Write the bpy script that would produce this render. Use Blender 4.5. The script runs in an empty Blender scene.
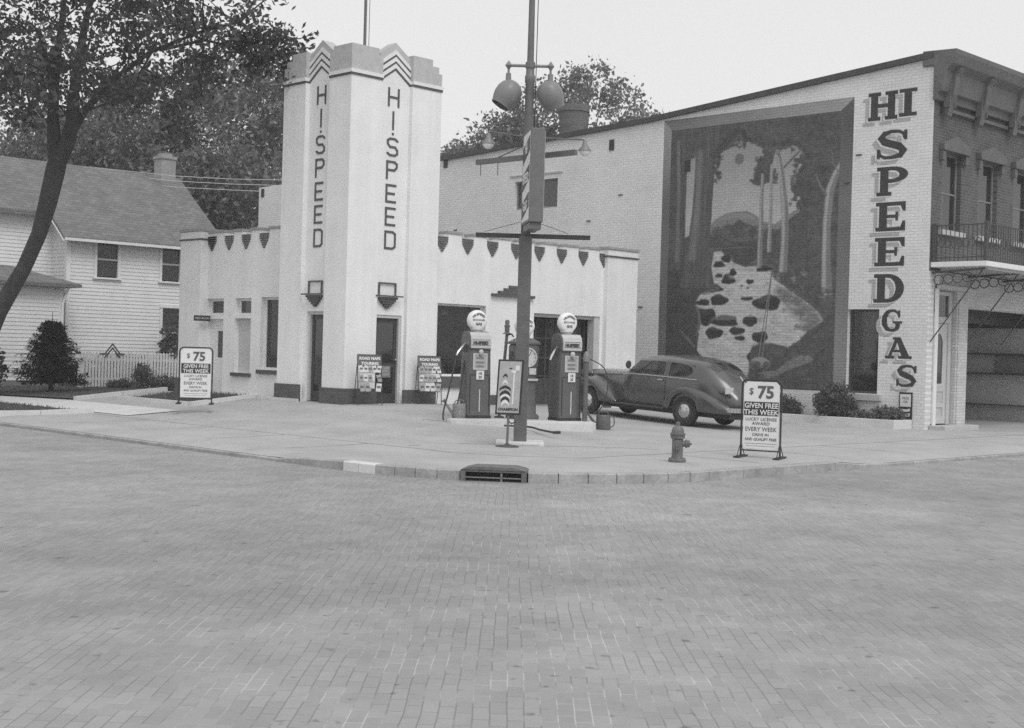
import bpy, bmesh, math, random
from mathutils import Vector, Matrix
random.seed(7)
PI = math.pi
sc = bpy.context.scene
COL = sc.collection
rad = math.radians

# ------------------------------------------------------------------ camera measurements
F = 1354.; RHO = rad(1.6); PIT = math.atan(12/1354.); CZ = 1.65
S2 = math.sqrt(.5)
Fw = Vector((S2*math.cos(PIT), S2*math.cos(PIT), -math.sin(PIT)))
R0 = Vector((S2, -S2, 0)); U0 = R0.cross(Fw)
CR = R0*math.cos(RHO) + U0*math.sin(RHO)
CU = U0*math.cos(RHO) - R0*math.sin(RHO)
def ray(px, py): return Fw + CR*((px-512)/F) + CU*((364-py)/F)
def PX(px, py, X):                      # point of the photograph on the wall plane x = X -> (y, z)
    d = ray(px, py); t = X/d.x; return (d.y*t, CZ+d.z*t)

cam = bpy.data.cameras.new('camera'); camo = bpy.data.objects.new('camera', cam); COL.objects.link(camo)
cam.sensor_fit = 'HORIZONTAL'; cam.sensor_width = 36; cam.lens = F*36/1024
cam.clip_start = .1; cam.clip_end = 3000
M = Matrix((CR, CU, -Fw)).transposed().to_4x4(); M.translation = (0, 0, CZ); camo.matrix_world = M
sc.camera = camo

# ------------------------------------------------------------------ lot heights
def cl(v, a=0., b=1.): return max(a, min(b, v))
def lot(x, y):
    zl = .38*cl((x-13.5)/5.0)**1.8*(1-.62*cl((y-31.5)/5))
    zr = .40*cl((y-12.85)/10)**2.3*max(.25, 1-.06*max(0, x-20))
    return min(zl, zr)

# ------------------------------------------------------------------ materials (the photograph is black and white)
def nd(nt, t, **k):
    n = nt.nodes.new(t)
    for a, b in k.items(): setattr(n, a, b)
    return n
def base_mat(name, rough=.7, metallic=0., spec=.5):
    m = bpy.data.materials.new(name); m.use_nodes = True
    p = m.node_tree.nodes['Principled BSDF']
    p.inputs['Roughness'].default_value = rough; p.inputs['Metallic'].default_value = metallic
    p.inputs['Specular IOR Level'].default_value = spec
    return m, m.node_tree, p
def g4(v): return (v, v, v, 1)
def mat(name, g, rough=.7, var=.12, scale=3., metallic=0., bump=0., bscale=40., spec=.4, fine=0., streak=0., stains=0.):
    m, nt, p = base_mat(name, rough, metallic, spec)
    tc = nd(nt, 'ShaderNodeTexCoord'); L = nt.links.new
    n = nd(nt, 'ShaderNodeTexNoise'); n.inputs['Scale'].default_value = scale; n.inputs['Detail'].default_value = 6
    n.inputs['Roughness'].default_value = .65
    L(tc.outputs['Object'], n.inputs['Vector'])
    r = nd(nt, 'ShaderNodeMapRange'); r.inputs['From Min'].default_value = .3; r.inputs['From Max'].default_value = .7
    r.inputs['To Min'].default_value = g*(1-var); r.inputs['To Max'].default_value = g*(1+var)
    L(n.outputs['Fac'], r.inputs['Value'])
    out = r.outputs['Result']
    if fine:
        n2 = nd(nt, 'ShaderNodeTexNoise'); n2.inputs['Scale'].default_value = bscale; n2.inputs['Detail'].default_value = 3
        L(tc.outputs['Object'], n2.inputs['Vector'])
        r2 = nd(nt, 'ShaderNodeMapRange'); r2.inputs['From Min'].default_value = .3; r2.inputs['From Max'].default_value = .7
        r2.inputs['To Min'].default_value = 1-fine; r2.inputs['To Max'].default_value = 1+fine
        L(n2.outputs['Fac'], r2.inputs['Value'])
        mu = nd(nt, 'ShaderNodeMath', operation='MULTIPLY'); L(out, mu.inputs[0]); L(r2.outputs['Result'], mu.inputs[1]); out = mu.outputs[0]
    if stains:                                    # oil and tyre marks
        n4 = nd(nt, 'ShaderNodeTexNoise'); n4.inputs['Scale'].default_value = 1.7; n4.inputs['Detail'].default_value = 7; n4.inputs['Roughness'].default_value = .7; L(tc.outputs['Object'], n4.inputs['Vector'])
        r4 = nd(nt, 'ShaderNodeMapRange'); r4.inputs['From Min'].default_value = .60; r4.inputs['From Max'].default_value = .74; r4.inputs['To Min'].default_value = 1; r4.inputs['To Max'].default_value = stains; L(n4.outputs['Fac'], r4.inputs['Value'])
        mu = nd(nt, 'ShaderNodeMath', operation='MULTIPLY'); L(out, mu.inputs[0]); L(r4.outputs['Result'], mu.inputs[1]); out = mu.outputs[0]
    if streak:                                    # rain streaks running down
        mp = nd(nt, 'ShaderNodeMapping'); mp.inputs['Scale'].default_value = (5, 5, .22); L(tc.outputs['Object'], mp.inputs['Vector'])
        n3 = nd(nt, 'ShaderNodeTexNoise'); n3.inputs['Scale'].default_value = 1.; n3.inputs['Detail'].default_value = 5; L(mp.outputs[0], n3.inputs['Vector'])
        r3 = nd(nt, 'ShaderNodeMapRange'); r3.inputs['From Min'].default_value = .35; r3.inputs['From Max'].default_value = .62
        r3.inputs['To Min'].default_value = 1-2*streak; r3.inputs['To Max'].default_value = 1+streak*.5; L(n3.outputs['Fac'], r3.inputs['Value'])
        mu = nd(nt, 'ShaderNodeMath', operation='MULTIPLY'); L(out, mu.inputs[0]); L(r3.outputs['Result'], mu.inputs[1]); out = mu.outputs[0]
    L(out, p.inputs['Base Color'])
    if bump:
        b = nd(nt, 'ShaderNodeTexNoise'); b.inputs['Scale'].default_value = bscale; b.inputs['Detail'].default_value = 4
        L(tc.outputs['Object'], b.inputs['Vector'])
        bp = nd(nt, 'ShaderNodeBump'); bp.inputs['Strength'].default_value = bump; bp.inputs['Distance'].default_value = .02
        L(b.outputs['Fac'], bp.inputs['Height']); L(bp.outputs['Normal'], p.inputs['Normal'])
    return m
def brick_mat(name, c1, c2, mortar, plane, bw=.215, rh=.075, ms=.012, bump=.5, rough=.8, rot=0., dirt=.15, dscale=.6, bias=0., patch=None, off=.5, big=0.):
    m, nt, p = base_mat(name, rough, 0, .3); L = nt.links.new
    tc = nd(nt, 'ShaderNodeTexCoord'); s = nd(nt, 'ShaderNodeSeparateXYZ'); c = nd(nt, 'ShaderNodeCombineXYZ')
    src = tc.outputs['Object']
    if rot:
        mp = nd(nt, 'ShaderNodeMapping'); mp.inputs['Rotation'].default_value = (0, 0, rot); L(src, mp.inputs['Vector']); src = mp.outputs['Vector']
    L(src, s.inputs[0])
    a, b = {'x': ('Y', 'Z'), 'y': ('X', 'Z'), 'z': ('X', 'Y')}[plane]
    # a little waviness so that courses are not ruler straight
    wn = nd(nt, 'ShaderNodeTexNoise'); wn.inputs['Scale'].default_value = 1.3; L(tc.outputs['Object'], wn.inputs['Vector'])
    wm = nd(nt, 'ShaderNodeMath', operation='MULTIPLY_ADD'); wm.inputs[1].default_value = rh*.5; L(wn.outputs['Fac'], wm.inputs[0]); L(s.outputs[b], wm.inputs[2])
    L(s.outputs[a], c.inputs[0]); L(wm.outputs[0], c.inputs[1])
    t = nd(nt, 'ShaderNodeTexBrick'); t.offset = off
    for k, v in (('Color1', g4(c1)), ('Color2', g4(c2)), ('Mortar', g4(mortar)), ('Scale', 1.), ('Mortar Size', ms), ('Mortar Smooth', .3), ('Bias', bias), ('Brick Width', bw), ('Row Height', rh)):
        t.inputs[k].default_value = v
    L(c.outputs[0], t.inputs['Vector'])
    if patch:                                     # light / dark filler in the joints, in drifts
        pn = nd(nt, 'ShaderNodeTexNoise'); pn.inputs['Scale'].default_value = patch[2]; pn.inputs['Detail'].default_value = 4; L(tc.outputs['Object'], pn.inputs['Vector'])
        pr = nd(nt, 'ShaderNodeMapRange'); pr.inputs['From Min'].default_value = .45; pr.inputs['From Max'].default_value = .62
        pr.inputs['To Min'].default_value = patch[0]; pr.inputs['To Max'].default_value = patch[1]
        L(pn.outputs['Fac'], pr.inputs['Value']); L(pr.outputs['Result'], t.inputs['Mortar'])
    n = nd(nt, 'ShaderNodeTexNoise'); n.inputs['Scale'].default_value = dscale; n.inputs['Detail'].default_value = 7; n.inputs['Roughness'].default_value = .7
    L(tc.outputs['Object'], n.inputs['Vector'])
    r = nd(nt, 'ShaderNodeMapRange'); r.inputs['From Min'].default_value = .3; r.inputs['From Max'].default_value = .7
    r.inputs['To Min'].default_value = 1-dirt; r.inputs['To Max'].default_value = 1+dirt; L(n.outputs['Fac'], r.inputs['Value'])
    mx = nd(nt, 'ShaderNodeVectorMath', operation='MULTIPLY'); L(t.outputs['Color'], mx.inputs[0]); L(r.outputs['Result'], mx.inputs[1])
    cs_ = mx.outputs[0]
    if big:                                       # worn lanes and patches many metres across
        bn = nd(nt, 'ShaderNodeTexNoise'); bn.inputs['Scale'].default_value = .16; bn.inputs['Detail'].default_value = 5; L(tc.outputs['Object'], bn.inputs['Vector'])
        br = nd(nt, 'ShaderNodeMapRange'); br.inputs['From Min'].default_value = .35; br.inputs['From Max'].default_value = .65; br.inputs['To Min'].default_value = 1-big; br.inputs['To Max'].default_value = 1+big; L(bn.outputs['Fac'], br.inputs['Value'])
        m2 = nd(nt, 'ShaderNodeVectorMath', operation='MULTIPLY'); L(cs_, m2.inputs[0]); L(br.outputs['Result'], m2.inputs[1]); cs_ = m2.outputs[0]
        vn = nd(nt, 'ShaderNodeTexNoise'); vn.inputs['Scale'].default_value = 7; vn.inputs['Detail'].default_value = 3; L(tc.outputs['Object'], vn.inputs['Vector'])
        vr = nd(nt, 'ShaderNodeMapRange'); vr.inputs['From Min'].default_value = .66; vr.inputs['From Max'].default_value = .74; vr.inputs['To Min'].default_value = 1; vr.inputs['To Max'].default_value = .55; L(vn.outputs['Fac'], vr.inputs['Value'])
        m3 = nd(nt, 'ShaderNodeVectorMath', operation='MULTIPLY'); L(cs_, m3.inputs[0]); L(vr.outputs['Result'], m3.inputs[1]); cs_ = m3.outputs[0]
    L(cs_, p.inputs['Base Color'])
    fn = nd(nt, 'ShaderNodeTexNoise'); fn.inputs['Scale'].default_value = 30; L(tc.outputs['Object'], fn.inputs['Vector'])
    h = nd(nt, 'ShaderNodeMath', operation='MULTIPLY_ADD'); h.inputs[1].default_value = -1; L(t.outputs['Fac'], h.inputs[0]); L(fn.outputs['Fac'], h.inputs[2])
    bp = nd(nt, 'ShaderNodeBump'); bp.inputs['Strength'].default_value = bump; bp.inputs['Distance'].default_value = .012
    L(h.outputs[0], bp.inputs['Height']); L(bp.outputs['Normal'], p.inputs['Normal'])
    return m
def glass_mat(name, g=.02, rough=.08, mix=.25):
    m = bpy.data.materials.new(name); m.use_nodes = True; nt = m.node_tree; L = nt.links.new
    p = nt.nodes['Principled BSDF']; p.inputs['Base Color'].default_value = g4(g); p.inputs['Roughness'].default_value = rough; p.inputs['IOR'].default_value = 1.9
    t = nd(nt, 'ShaderNodeBsdfTransparent'); t.inputs['Color'].default_value = g4(.75)
    ms = nd(nt, 'ShaderNodeMixShader'); ms.inputs[0].default_value = mix
    L(t.outputs[0], ms.inputs[1]); L(p.outputs[0], ms.inputs[2]); L(ms.outputs[0], nt.nodes['Material Output'].inputs['Surface'])
    return m

MAT = {}
def mk(k, *a, **b): MAT[k] = mat(k, *a, **b)
mk('stucco_white', .78, .75, .055, 1.2, bump=.18, bscale=55, fine=.03, streak=.022)
mk('white_paint', .74, .5, .05, 4)
mk('cap_grey', .46, .75, .10, 5, bump=.2, bscale=60)
mk('coping_grey', .32, .75, .12, 5)
mk('light_grey', .5, .6, .08, 4)
mk('cornice_grey', .12, .7, .2, 4)
mk('mid_grey', .2, .6, .15, 4)
mk('letter_dark', .085, .6, .12, 8)
mk('dark', .03, .5, .2, 4)
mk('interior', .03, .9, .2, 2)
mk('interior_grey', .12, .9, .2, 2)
mk('dark_wood', .05, .45, .2, 6)
mk('concrete', .385, .85, .14, .8, stains=.62, bump=.15, bscale=25, fine=.06)
mk('concrete_light', .60, .8, .10, 1.5, bump=.15, bscale=25, fine=.05)
mk('kerb_stone', .33, .85, .3, 2.2, bump=.35, bscale=18, fine=.1)
mk('iron', .06, .55, .25, 8, bump=.15, bscale=40)
mk('hydrant_paint', .135, .55, .25, 9, bump=.25, bscale=50)
mk('pole_paint', .115, .5, .18, 6)
mk('pole_grey', .14, .5, .15, 6)
mk('lamp_enamel', .2, .4, .12, 5)
mk('pump_paint', .10, .32, .12, 5, spec=.5)
mk('pump_trim', .5, .3, .08, 8)
mk('globe_white', .78, .25, .03, 8)
mk('dial_white', .55, .3, .1, 20)
mk('rubber', .03, .75, .2, 12)
mk('hose', .045, .6, .2, 12)
mk('chrome', .6, .22, .05, 6, metallic=1.)
mk('brass', .45, .3, .1, 6, metallic=.8)
mk('tin', .11, .5, .25, 14)
mk('tin_spotted', .22, .55, .55, 45)
mk('paper', .62, .8, .14, 25)
mk('paper_print', .34, .8, .5, 34)
mk('sign_white', .7, .5, .05, 6)
mk('sign_black', .03, .5, .1, 6)
mk('sign_grey', .10, .5, .1, 6)
mk('ad_grey', .4, .5, .12, 12)
mk('siding', .70, .6, .06, 2.0, fine=.04, bscale=14)
mk('shingle_edge', .12, .8, .15, 5)
mk('bark', .045, .9, .35, 5, bump=.8, bscale=14)
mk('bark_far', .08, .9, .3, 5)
mk('soil', .10, .95, .3, 3, bump=.4, bscale=20)
mk('lawn', .085, .95, .3, 2.5, bump=.5, bscale=30, fine=.25)
mk('ground_earth', .14, .95, .2, .5)
mk('stain', .2, .8, .3, 4)
mk('trim_dark', .06, .6, .2, 6)
MAT['white_brick_side'] = brick_mat('white_brick_side', .74, .69, .58, 'x', bump=.3, dirt=.10, ms=.009)
MAT['white_brick_front'] = brick_mat('white_brick_front', .60, .5, .46, 'y', bump=.45, dirt=.12)
MAT['red_brick_front'] = brick_mat('red_brick_front', .105, .075, .14, 'y', bump=.5, dirt=.2)
MAT['red_brick_side'] = brick_mat('red_brick_side', .105, .075, .14, 'x', bump=.5, dirt=.2)
MAT['dark_brick'] = brick_mat('dark_brick', .12, .085, .10, 'y', bump=.5, dirt=.15, ms=.008)
MAT['dark_brick_side'] = brick_mat('dark_brick_side', .12, .085, .10, 'x', bump=.5, dirt=.15, ms=.008)
MAT['chimney_brick'] = brick_mat('chimney_brick', .17, .12, .15, 'y', bump=.5, dirt=.2)
MAT['house_chimney'] = brick_mat('house_chimney', .34, .27, .3, 'y', bump=.5, dirt=.15)
MAT['street_brick'] = brick_mat('street_brick', .305, .268, .24, 'z', bw=.225, rh=.085, ms=.0044, bump=.35, rough=.65, rot=-PI/4, dirt=.16, dscale=.8, patch=(.20, .42, 2.3), big=.13)
MAT['shingles'] = brick_mat('shingles', .19, .14, .09, 'y', bw=.28, rh=.105, ms=.006, bump=.7, dirt=.12, dscale=1.5)
MAT['shingles_side'] = brick_mat('shingles_side', .19, .14, .09, 'x', bw=.28, rh=.105, ms=.006, bump=.7, dirt=.12, dscale=1.5)
MAT['glass'] = glass_mat('glass', .03, .05, .55)
MAT['glass_clear'] = glass_mat('glass_clear', .04, .04, .34)
MAT['glass_dark'] = glass_mat('glass_dark', .03, .05, .8)
# car paint
m, nt, p = base_mat('car_paint', .34, 0, .5)
p.inputs['Coat Weight'].default_value = 1.; p.inputs['Coat Roughness'].default_value = .17; p.inputs['Coat IOR'].default_value = 1.65
tc = nd(nt, 'ShaderNodeTexCoord'); n = nd(nt, 'ShaderNodeTexNoise'); n.inputs['Scale'].default_value = 3.; n.inputs['Detail'].default_value = 8
nt.links.new(tc.outputs['Object'], n.inputs['Vector'])
r = nd(nt, 'ShaderNodeMapRange'); r.inputs['To Min'].default_value = .03; r.inputs['To Max'].default_value = .055
nt.links.new(n.outputs['Fac'], r.inputs['Value']); nt.links.new(r.outputs['Result'], p.inputs['Base Color'])
r = nd(nt, 'ShaderNodeMapRange'); r.inputs['To Min'].default_value = .25; r.inputs['To Max'].default_value = .5
nt.links.new(n.outputs['Fac'], r.inputs['Value']); nt.links.new(r.outputs['Result'], p.inputs['Roughness'])
MAT['car_paint'] = m
def leaf_mat(name, a, b):
    m, nt, p = base_mat(name, .6, 0, .3); L = nt.links.new
    gi = nd(nt, 'ShaderNodeNewGeometry'); r = nd(nt, 'ShaderNodeMapRange')
    r.inputs['To Min'].default_value = a; r.inputs['To Max'].default_value = b
    L(gi.outputs['Random Per Island'], r.inputs['Value']); L(r.outputs['Result'], p.inputs['Base Color'])
    tr = nd(nt, 'ShaderNodeBsdfTranslucent'); L(r.outputs['Result'], tr.inputs['Color'])
    ms = nd(nt, 'ShaderNodeMixShader'); ms.inputs[0].default_value = .3
    L(p.outputs[0], ms.inputs[1]); L(tr.outputs[0], ms.inputs[2]); L(ms.outputs[0], nt.nodes['Material Output'].inputs['Surface'])
    return m
MAT['leaf_a'] = leaf_mat('leaf_a', .06, .13)
MAT['leaf_b'] = leaf_mat('leaf_b', .09, .18)
MAT['leaf_c'] = leaf_mat('leaf_c', .035, .085)
MAT['leaf_pale'] = leaf_mat('leaf_pale', .12, .24)
MAT['needle'] = leaf_mat('needle', .025, .06)
MAT['flower'] = leaf_mat('flower', .25, .5)

# ------------------------------------------------------------------ mesh builder
class MB:
    def __init__(s): s.v = []; s.f = []; s.m = []
    def add(s, vs, fs, mi=0):
        o = len(s.v); s.v += [tuple(v) for v in vs]
        for f in fs: s.f.append(tuple(i+o for i in f)); s.m.append(mi)
        return s
    def box(s, x0, x1, y0, y1, z0, z1, mi=0):
        return s.add([(x0,y0,z0),(x1,y0,z0),(x1,y1,z0),(x0,y1,z0),(x0,y0,z1),(x1,y0,z1),(x1,y1,z1),(x0,y1,z1)],
                     [(3,2,1,0),(4,5,6,7),(0,1,5,4),(1,2,6,5),(2,3,7,6),(3,0,4,7)], mi)
    def obox(s, c, ax, ay, az, mi=0):
        c, ax, ay, az = map(Vector, (c, ax, ay, az))
        vs = [c+ax*i+ay*j+az*k for k in (-1,1) for i, j in ((-1,-1),(1,-1),(1,1),(-1,1))]
        return s.add(vs, [(3,2,1,0),(4,5,6,7),(0,1,5,4),(1,2,6,5),(2,3,7,6),(3,0,4,7)], mi)
    def bar(s, a, b, w, h=None, mi=0):
        a = Vector(a); b = Vector(b); d = b-a; l = d.length; d.normalize(); h = h or w
        u = d.cross(Vector((0,0,1))); u = u.normalized() if u.length > .01 else Vector((1,0,0)); v = u.cross(d)
        return s.obox((a+b)/2, d*l/2, u*w/2, v*h/2, mi)
    def prism(s, poly, plane, d0, d1, mi=0):
        n = len(poly)
        def P(u, v, d): return {'x': (d,u,v), 'y': (u,d,v), 'z': (u,v,d)}[plane]
        vs = [P(u,v,d0) for u,v in poly]+[P(u,v,d1) for u,v in poly]
        return s.add(vs, [tuple(range(n))[::-1], tuple(range(n,2*n))]+[(i,(i+1)%n,(i+1)%n+n,i+n) for i in range(n)], mi)
    def tube(s, pts, r, n=8, mi=0, caps=True):
        pts = [Vector(p) for p in pts]; k = len(pts)
        rs = r if isinstance(r, (list, tuple)) else [r]*k
        vs = []; up = None
        for i, p in enumerate(pts):
            d = (pts[min(i+1,k-1)]-pts[max(i-1,0)]).normalized()
            if up is None:
                up = d.orthogonal().normalized()
            up = (up-d*up.dot(d)); up = up.normalized() if up.length > 1e-4 else d.orthogonal().normalized()
            w = d.cross(up)
            vs += [p+(up*math.cos(2*PI*j/n)+w*math.sin(2*PI*j/n))*rs[i] for j in range(n)]
        fs = [(i*n+j, i*n+(j+1)%n, (i+1)*n+(j+1)%n, (i+1)*n+j) for i in range(k-1) for j in range(n)]
        if caps: fs += [tuple(range(n))[::-1], tuple(range((k-1)*n, k*n))]
        return s.add(vs, fs, mi)
    def lathe(s, prof, c=(0,0,0), axis=(0,0,1), n=20, mi=0, caps=True):
        ax = Vector(axis).normalized(); u = ax.orthogonal().normalized()
        if abs(ax.z) > .999: u = Vector((1,0,0))
        w = ax.cross(u); c = Vector(c); k = len(prof)
        vs = [c+ax*z+(u*math.cos(2*PI*j/n)+w*math.sin(2*PI*j/n))*max(r,.0005) for r, z in prof for j in range(n)]
        fs = [(i*n+j, i*n+(j+1)%n, (i+1)*n+(j+1)%n, (i+1)*n+j) for i in range(k-1) for j in range(n)]
        if caps: fs += [tuple(range(n))[::-1], tuple(range((k-1)*n, k*n))]
        return s.add(vs, fs, mi)
    def ribbon(s, pts, w, plane, d0, d1, closed=False, mi=0):     # mitred stroke
        n = len(pts); P = [Vector((a,b)) for a,b in pts]; A = []; B = []
        for i in range(n):
            p = P[i]
            dp = (p-P[i-1]).normalized() if (closed or i > 0) else None
            dn = (P[(i+1)%n]-p).normalized() if (closed or i < n-1) else None
            dp = dp or dn; dn = dn or dp
            n1 = Vector((-dp.y,dp.x)); n2 = Vector((-dn.y,dn.x)); b = (n1+n2).normalized()
            k = w/2/max(.3, b.dot(n1)); A.append(p+b*k); B.append(p-b*k)
        for i in range(n if closed else n-1):
            j = (i+1)%n
            s.prism([tuple(A[i]),tuple(A[j]),tuple(B[j]),tuple(B[i])], plane, d0, d1, mi)
        return s
    def wall(s, plane, d0, d1, u0, u1, z0, z1, ops=(), mi=0):     # wall with openings (ua,ub,za,zb)
        us = sorted(set([u0,u1]+[cl(v,u0,u1) for o in ops for v in o[:2]])); zs = sorted(set([z0,z1]+[cl(v,z0,z1) for o in ops for v in o[2:4]]))
        for i in range(len(zs)-1):
            run = None
            for j in range(len(us)):
                solid = False
                if j < len(us)-1:
                    cu = (us[j]+us[j+1])/2; cz = (zs[i]+zs[i+1])/2
                    solid = not any(o[0]<cu<o[1] and o[2]<cz<o[3] for o in ops)
                if solid and run is None: run = us[j]
                if not solid and run is not None:
                    if plane == 'x': s.box(d0,d1,run,us[j],zs[i],zs[i+1],mi)
                    else: s.box(run,us[j],d0,d1,zs[i],zs[i+1],mi)
                    run = None
        return s
    def build(s, name, mats, parent=None, smooth=False, bevel=0., world=False, recalc=True, sub=0, solid=0.):
        me = bpy.data.meshes.new(name)
        off = Vector((0,0,0))
        if world and parent is not None:
            q = parent
            while q is not None: off += q.location; q = q.parent
        vs = [(v[0]-off.x, v[1]-off.y, v[2]-off.z) for v in s.v] if world else s.v
        me.from_pydata(vs, [], s.f)
        if not isinstance(mats, (list, tuple)): mats = [mats]
        for k in mats: me.materials.append(MAT[k])
        if any(s.m): me.polygons.foreach_set('material_index', s.m)
        if recalc:
            bm = bmesh.new(); bm.from_mesh(me); bmesh.ops.recalc_face_normals(bm, faces=bm.faces); bm.to_mesh(me); bm.free()
        if smooth:
            me.polygons.foreach_set('use_smooth', [True]*len(me.polygons))
            try: me.set_sharp_from_angle(angle=rad(40 if smooth is True else smooth))
            except Exception: pass
        o = bpy.data.objects.new(name, me); COL.objects.link(o)
        if parent is not None: o.parent = parent
        if solid:
            md = o.modifiers.new('thickness', 'SOLIDIFY'); md.thickness = solid
        if bevel:
            md = o.modifiers.new('bevel', 'BEVEL'); md.width = bevel; md.segments = 2; md.limit_method = 'ANGLE'; md.harden_normals = False
        if sub:
            md = o.modifiers.new('sub', 'SUBSURF'); md.levels = sub; md.render_levels = sub
        return o
def build_split(mb, name, mats, parent=None, gap=.012, **k):
    """one object per separate piece: faces joined when they share a corner or touch"""
    n = len(mb.v); par = list(range(n))
    def fd(a):
        while par[a] != a: par[a] = par[par[a]]; a = par[a]
        return a
    for f in mb.f:
        for q in f[1:]: par[fd(q)] = fd(f[0])
    isl = {}
    for i, f in enumerate(mb.f): isl.setdefault(fd(f[0]), []).append(i)
    bx = []
    for r_, fs in isl.items():
        vv = [mb.v[q] for i in fs for q in mb.f[i]]
        bx.append([[min(v[a] for v in vv) for a in range(3)], [max(v[a] for v in vv) for a in range(3)], fs])
    grp = list(range(len(bx)))
    def gf_(a):
        while grp[a] != a: a = grp[a]
        return a
    for i in range(len(bx)):
        for j in range(i):
            if all(bx[i][0][a]-gap <= bx[j][1][a] and bx[j][0][a]-gap <= bx[i][1][a] for a in range(3)): grp[gf_(i)] = gf_(j)
    out = {}
    for i, b in enumerate(bx): out.setdefault(gf_(i), []).extend(b[2])
    obs = []
    for fs in out.values():
        q = MB(); mp = {}
        for i in sorted(fs):
            f = mb.f[i]
            for v in f:
                if v not in mp: mp[v] = len(q.v); q.v.append(mb.v[v])
            q.f.append(tuple(mp[v] for v in f)); q.m.append(mb.m[i])
        if isinstance(mats,(list,tuple)) and len(set(q.m)) == 1: q2 = mats[q.m[0]]; q.m = [0]*len(q.m)
        else: q2 = mats
        obs.append(q.build(name, q2, parent, **k))
    return obs
def tag(o, label=None, cat=None, group=None, kind=None):
    if label: o['label'] = label
    if cat: o['category'] = cat
    if group: o['group'] = group
    if kind: o['kind'] = kind
    return o
def thing(name, label, cat, loc=(0,0,0), rz=0., group=None):
    o = bpy.data.objects.new(name, None); COL.objects.link(o); o.location = loc; o.rotation_euler = (0,0,rz)
    return tag(o, label, cat, group)
def copy_tree(o, parent=None):
    c = o.copy(); COL.objects.link(c)
    if parent is not None: c.parent = parent
    for ch in list(o.children): copy_tree(ch, c)
    return c
def text_mb(mb, txt, size, place, depth, mi=0, offset=0., sx=1., align='CENTER', shear=0.):
    """lettering as mesh; place(u, v, d) -> point; u right, v up, d out of the face"""
    cu = bpy.data.curves.new('t', 'FONT'); cu.body = txt; cu.size = size; cu.align_x = align; cu.extrude = depth/2; cu.offset = offset; cu.resolution_u = 2; cu.shear = shear
    ob = bpy.data.objects.new('t', cu); COL.objects.link(ob)
    bpy.context.view_layer.update()
    me = ob.to_mesh()
    vs = [place(v.co.x*sx, v.co.y, v.co.z+depth/2) for v in me.vertices]; fs = [tuple(p.vertices) for p in me.polygons]
    mb.add(vs, fs, mi); ob.to_mesh_clear(); bpy.data.objects.remove(ob); bpy.data.curves.remove(cu)
    return mb

# ------------------------------------------------------------------ light
w = bpy.data.worlds.new('World'); sc.world = w; w.use_nodes = True; nt = w.node_tree; L = nt.links.new
SUN_EL, SUN_AZ = rad(52), math.atan2(-.95, -.35)      # the soft light comes over the camera's right shoulder
sky = nd(nt, 'ShaderNodeTexSky'); sky.sky_type = 'NISHITA'; sky.sun_disc = False
sky.sun_elevation = SUN_EL; sky.sun_rotation = PI/2-SUN_AZ; sky.air_density = 1.0; sky.dust_density = 4.; sky.ozone_density = 1.
bw = nd(nt, 'ShaderNodeRGBToBW'); L(sky.outputs[0], bw.inputs[0])
mixc = nd(nt, 'ShaderNodeMath', operation='MULTIPLY_ADD'); mixc.inputs[1].default_value = SKYMIX = .25; mixc.inputs[2].default_value = 6.6
L(bw.outputs[0], mixc.inputs[0])
# faint cloud variation of the overcast
tc = nd(nt, 'ShaderNodeTexCoord'); cn = nd(nt, 'ShaderNodeTexNoise'); cn.inputs['Scale'].default_value = 2.2; cn.inputs['Detail'].default_value = 5; L(tc.outputs['Generated'], cn.inputs['Vector'])
cr = nd(nt, 'ShaderNodeMapRange'); cr.inputs['To Min'].default_value = .93; cr.inputs['To Max'].default_value = 1.07; L(cn.outputs['Fac'], cr.inputs['Value'])
mm = nd(nt, 'ShaderNodeMath', operation='MULTIPLY'); L(mixc.outputs[0], mm.inputs[0]); L(cr.outputs['Result'], mm.inputs[1])
bg = nt.nodes['Background']; bg.inputs['Strength'].default_value = .1; L(mm.outputs[0], bg.inputs['Color'])
sun = bpy.data.lights.new('sun', 'SUN'); sun.energy = 1.15; sun.angle = rad(30); sun.color = (1,1,1)
so = bpy.data.objects.new('sun', sun); COL.objects.link(so)
sd = Vector((math.cos(SUN_EL)*math.cos(SUN_AZ), math.cos(SUN_EL)*math.sin(SUN_AZ), math.sin(SUN_EL)))
so.rotation_euler = sd.to_track_quat('Z', 'Y').to_euler()
sc.view_settings.view_transform = 'Standard'; sc.view_settings.look = 'None'; sc.view_settings.gamma = 1; sc.view_settings.exposure = .2
sc.cycles.use_denoising = False
sc.cycles.max_bounces = 6; sc.cycles.transparent_max_bounces = 12

# ------------------------------------------------------------------ ground, street, lot
KX, KY, RC = 12.2, 11.85, 3.7
CC = (KX+RC, KY+RC); ZR = -.13
tag(MB().add([(-160,-160,-.35),(240,-160,-.35),(240,240,-.35),(-160,240,-.35)],[(0,1,2,3)]).build('ground','ground_earth'), kind='structure')
tag(MB().add([(-60,-60,ZR),(130,-60,ZR),(130,130,ZR),(-60,130,ZR)],[(0,1,2,3)]).build('street','street_brick'), kind='structure')
def full_kerb(x, y):
    """1 where the kerb stands at full height, 0 at the aprons"""
    if y > CC[1]: return cl((17.1-y)/.9)
    if x > CC[0]: return cl((20.3-x)/.8)
    return 1.
def edge_path():
    p = [(KX, y) for y in [x*.5 for x in range(180, 32, -1)] if y > CC[1]+.2]
    for k in range(0, 41):
        a = PI+PI/2*k/40; p.append((CC[0]+RC*math.cos(a), CC[1]+RC*math.sin(a)))
    p += [(x, KY) for x in [x*.5 for x in range(32, 200)] if x > CC[0]+.2]
    return p
EP = edge_path()
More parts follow.
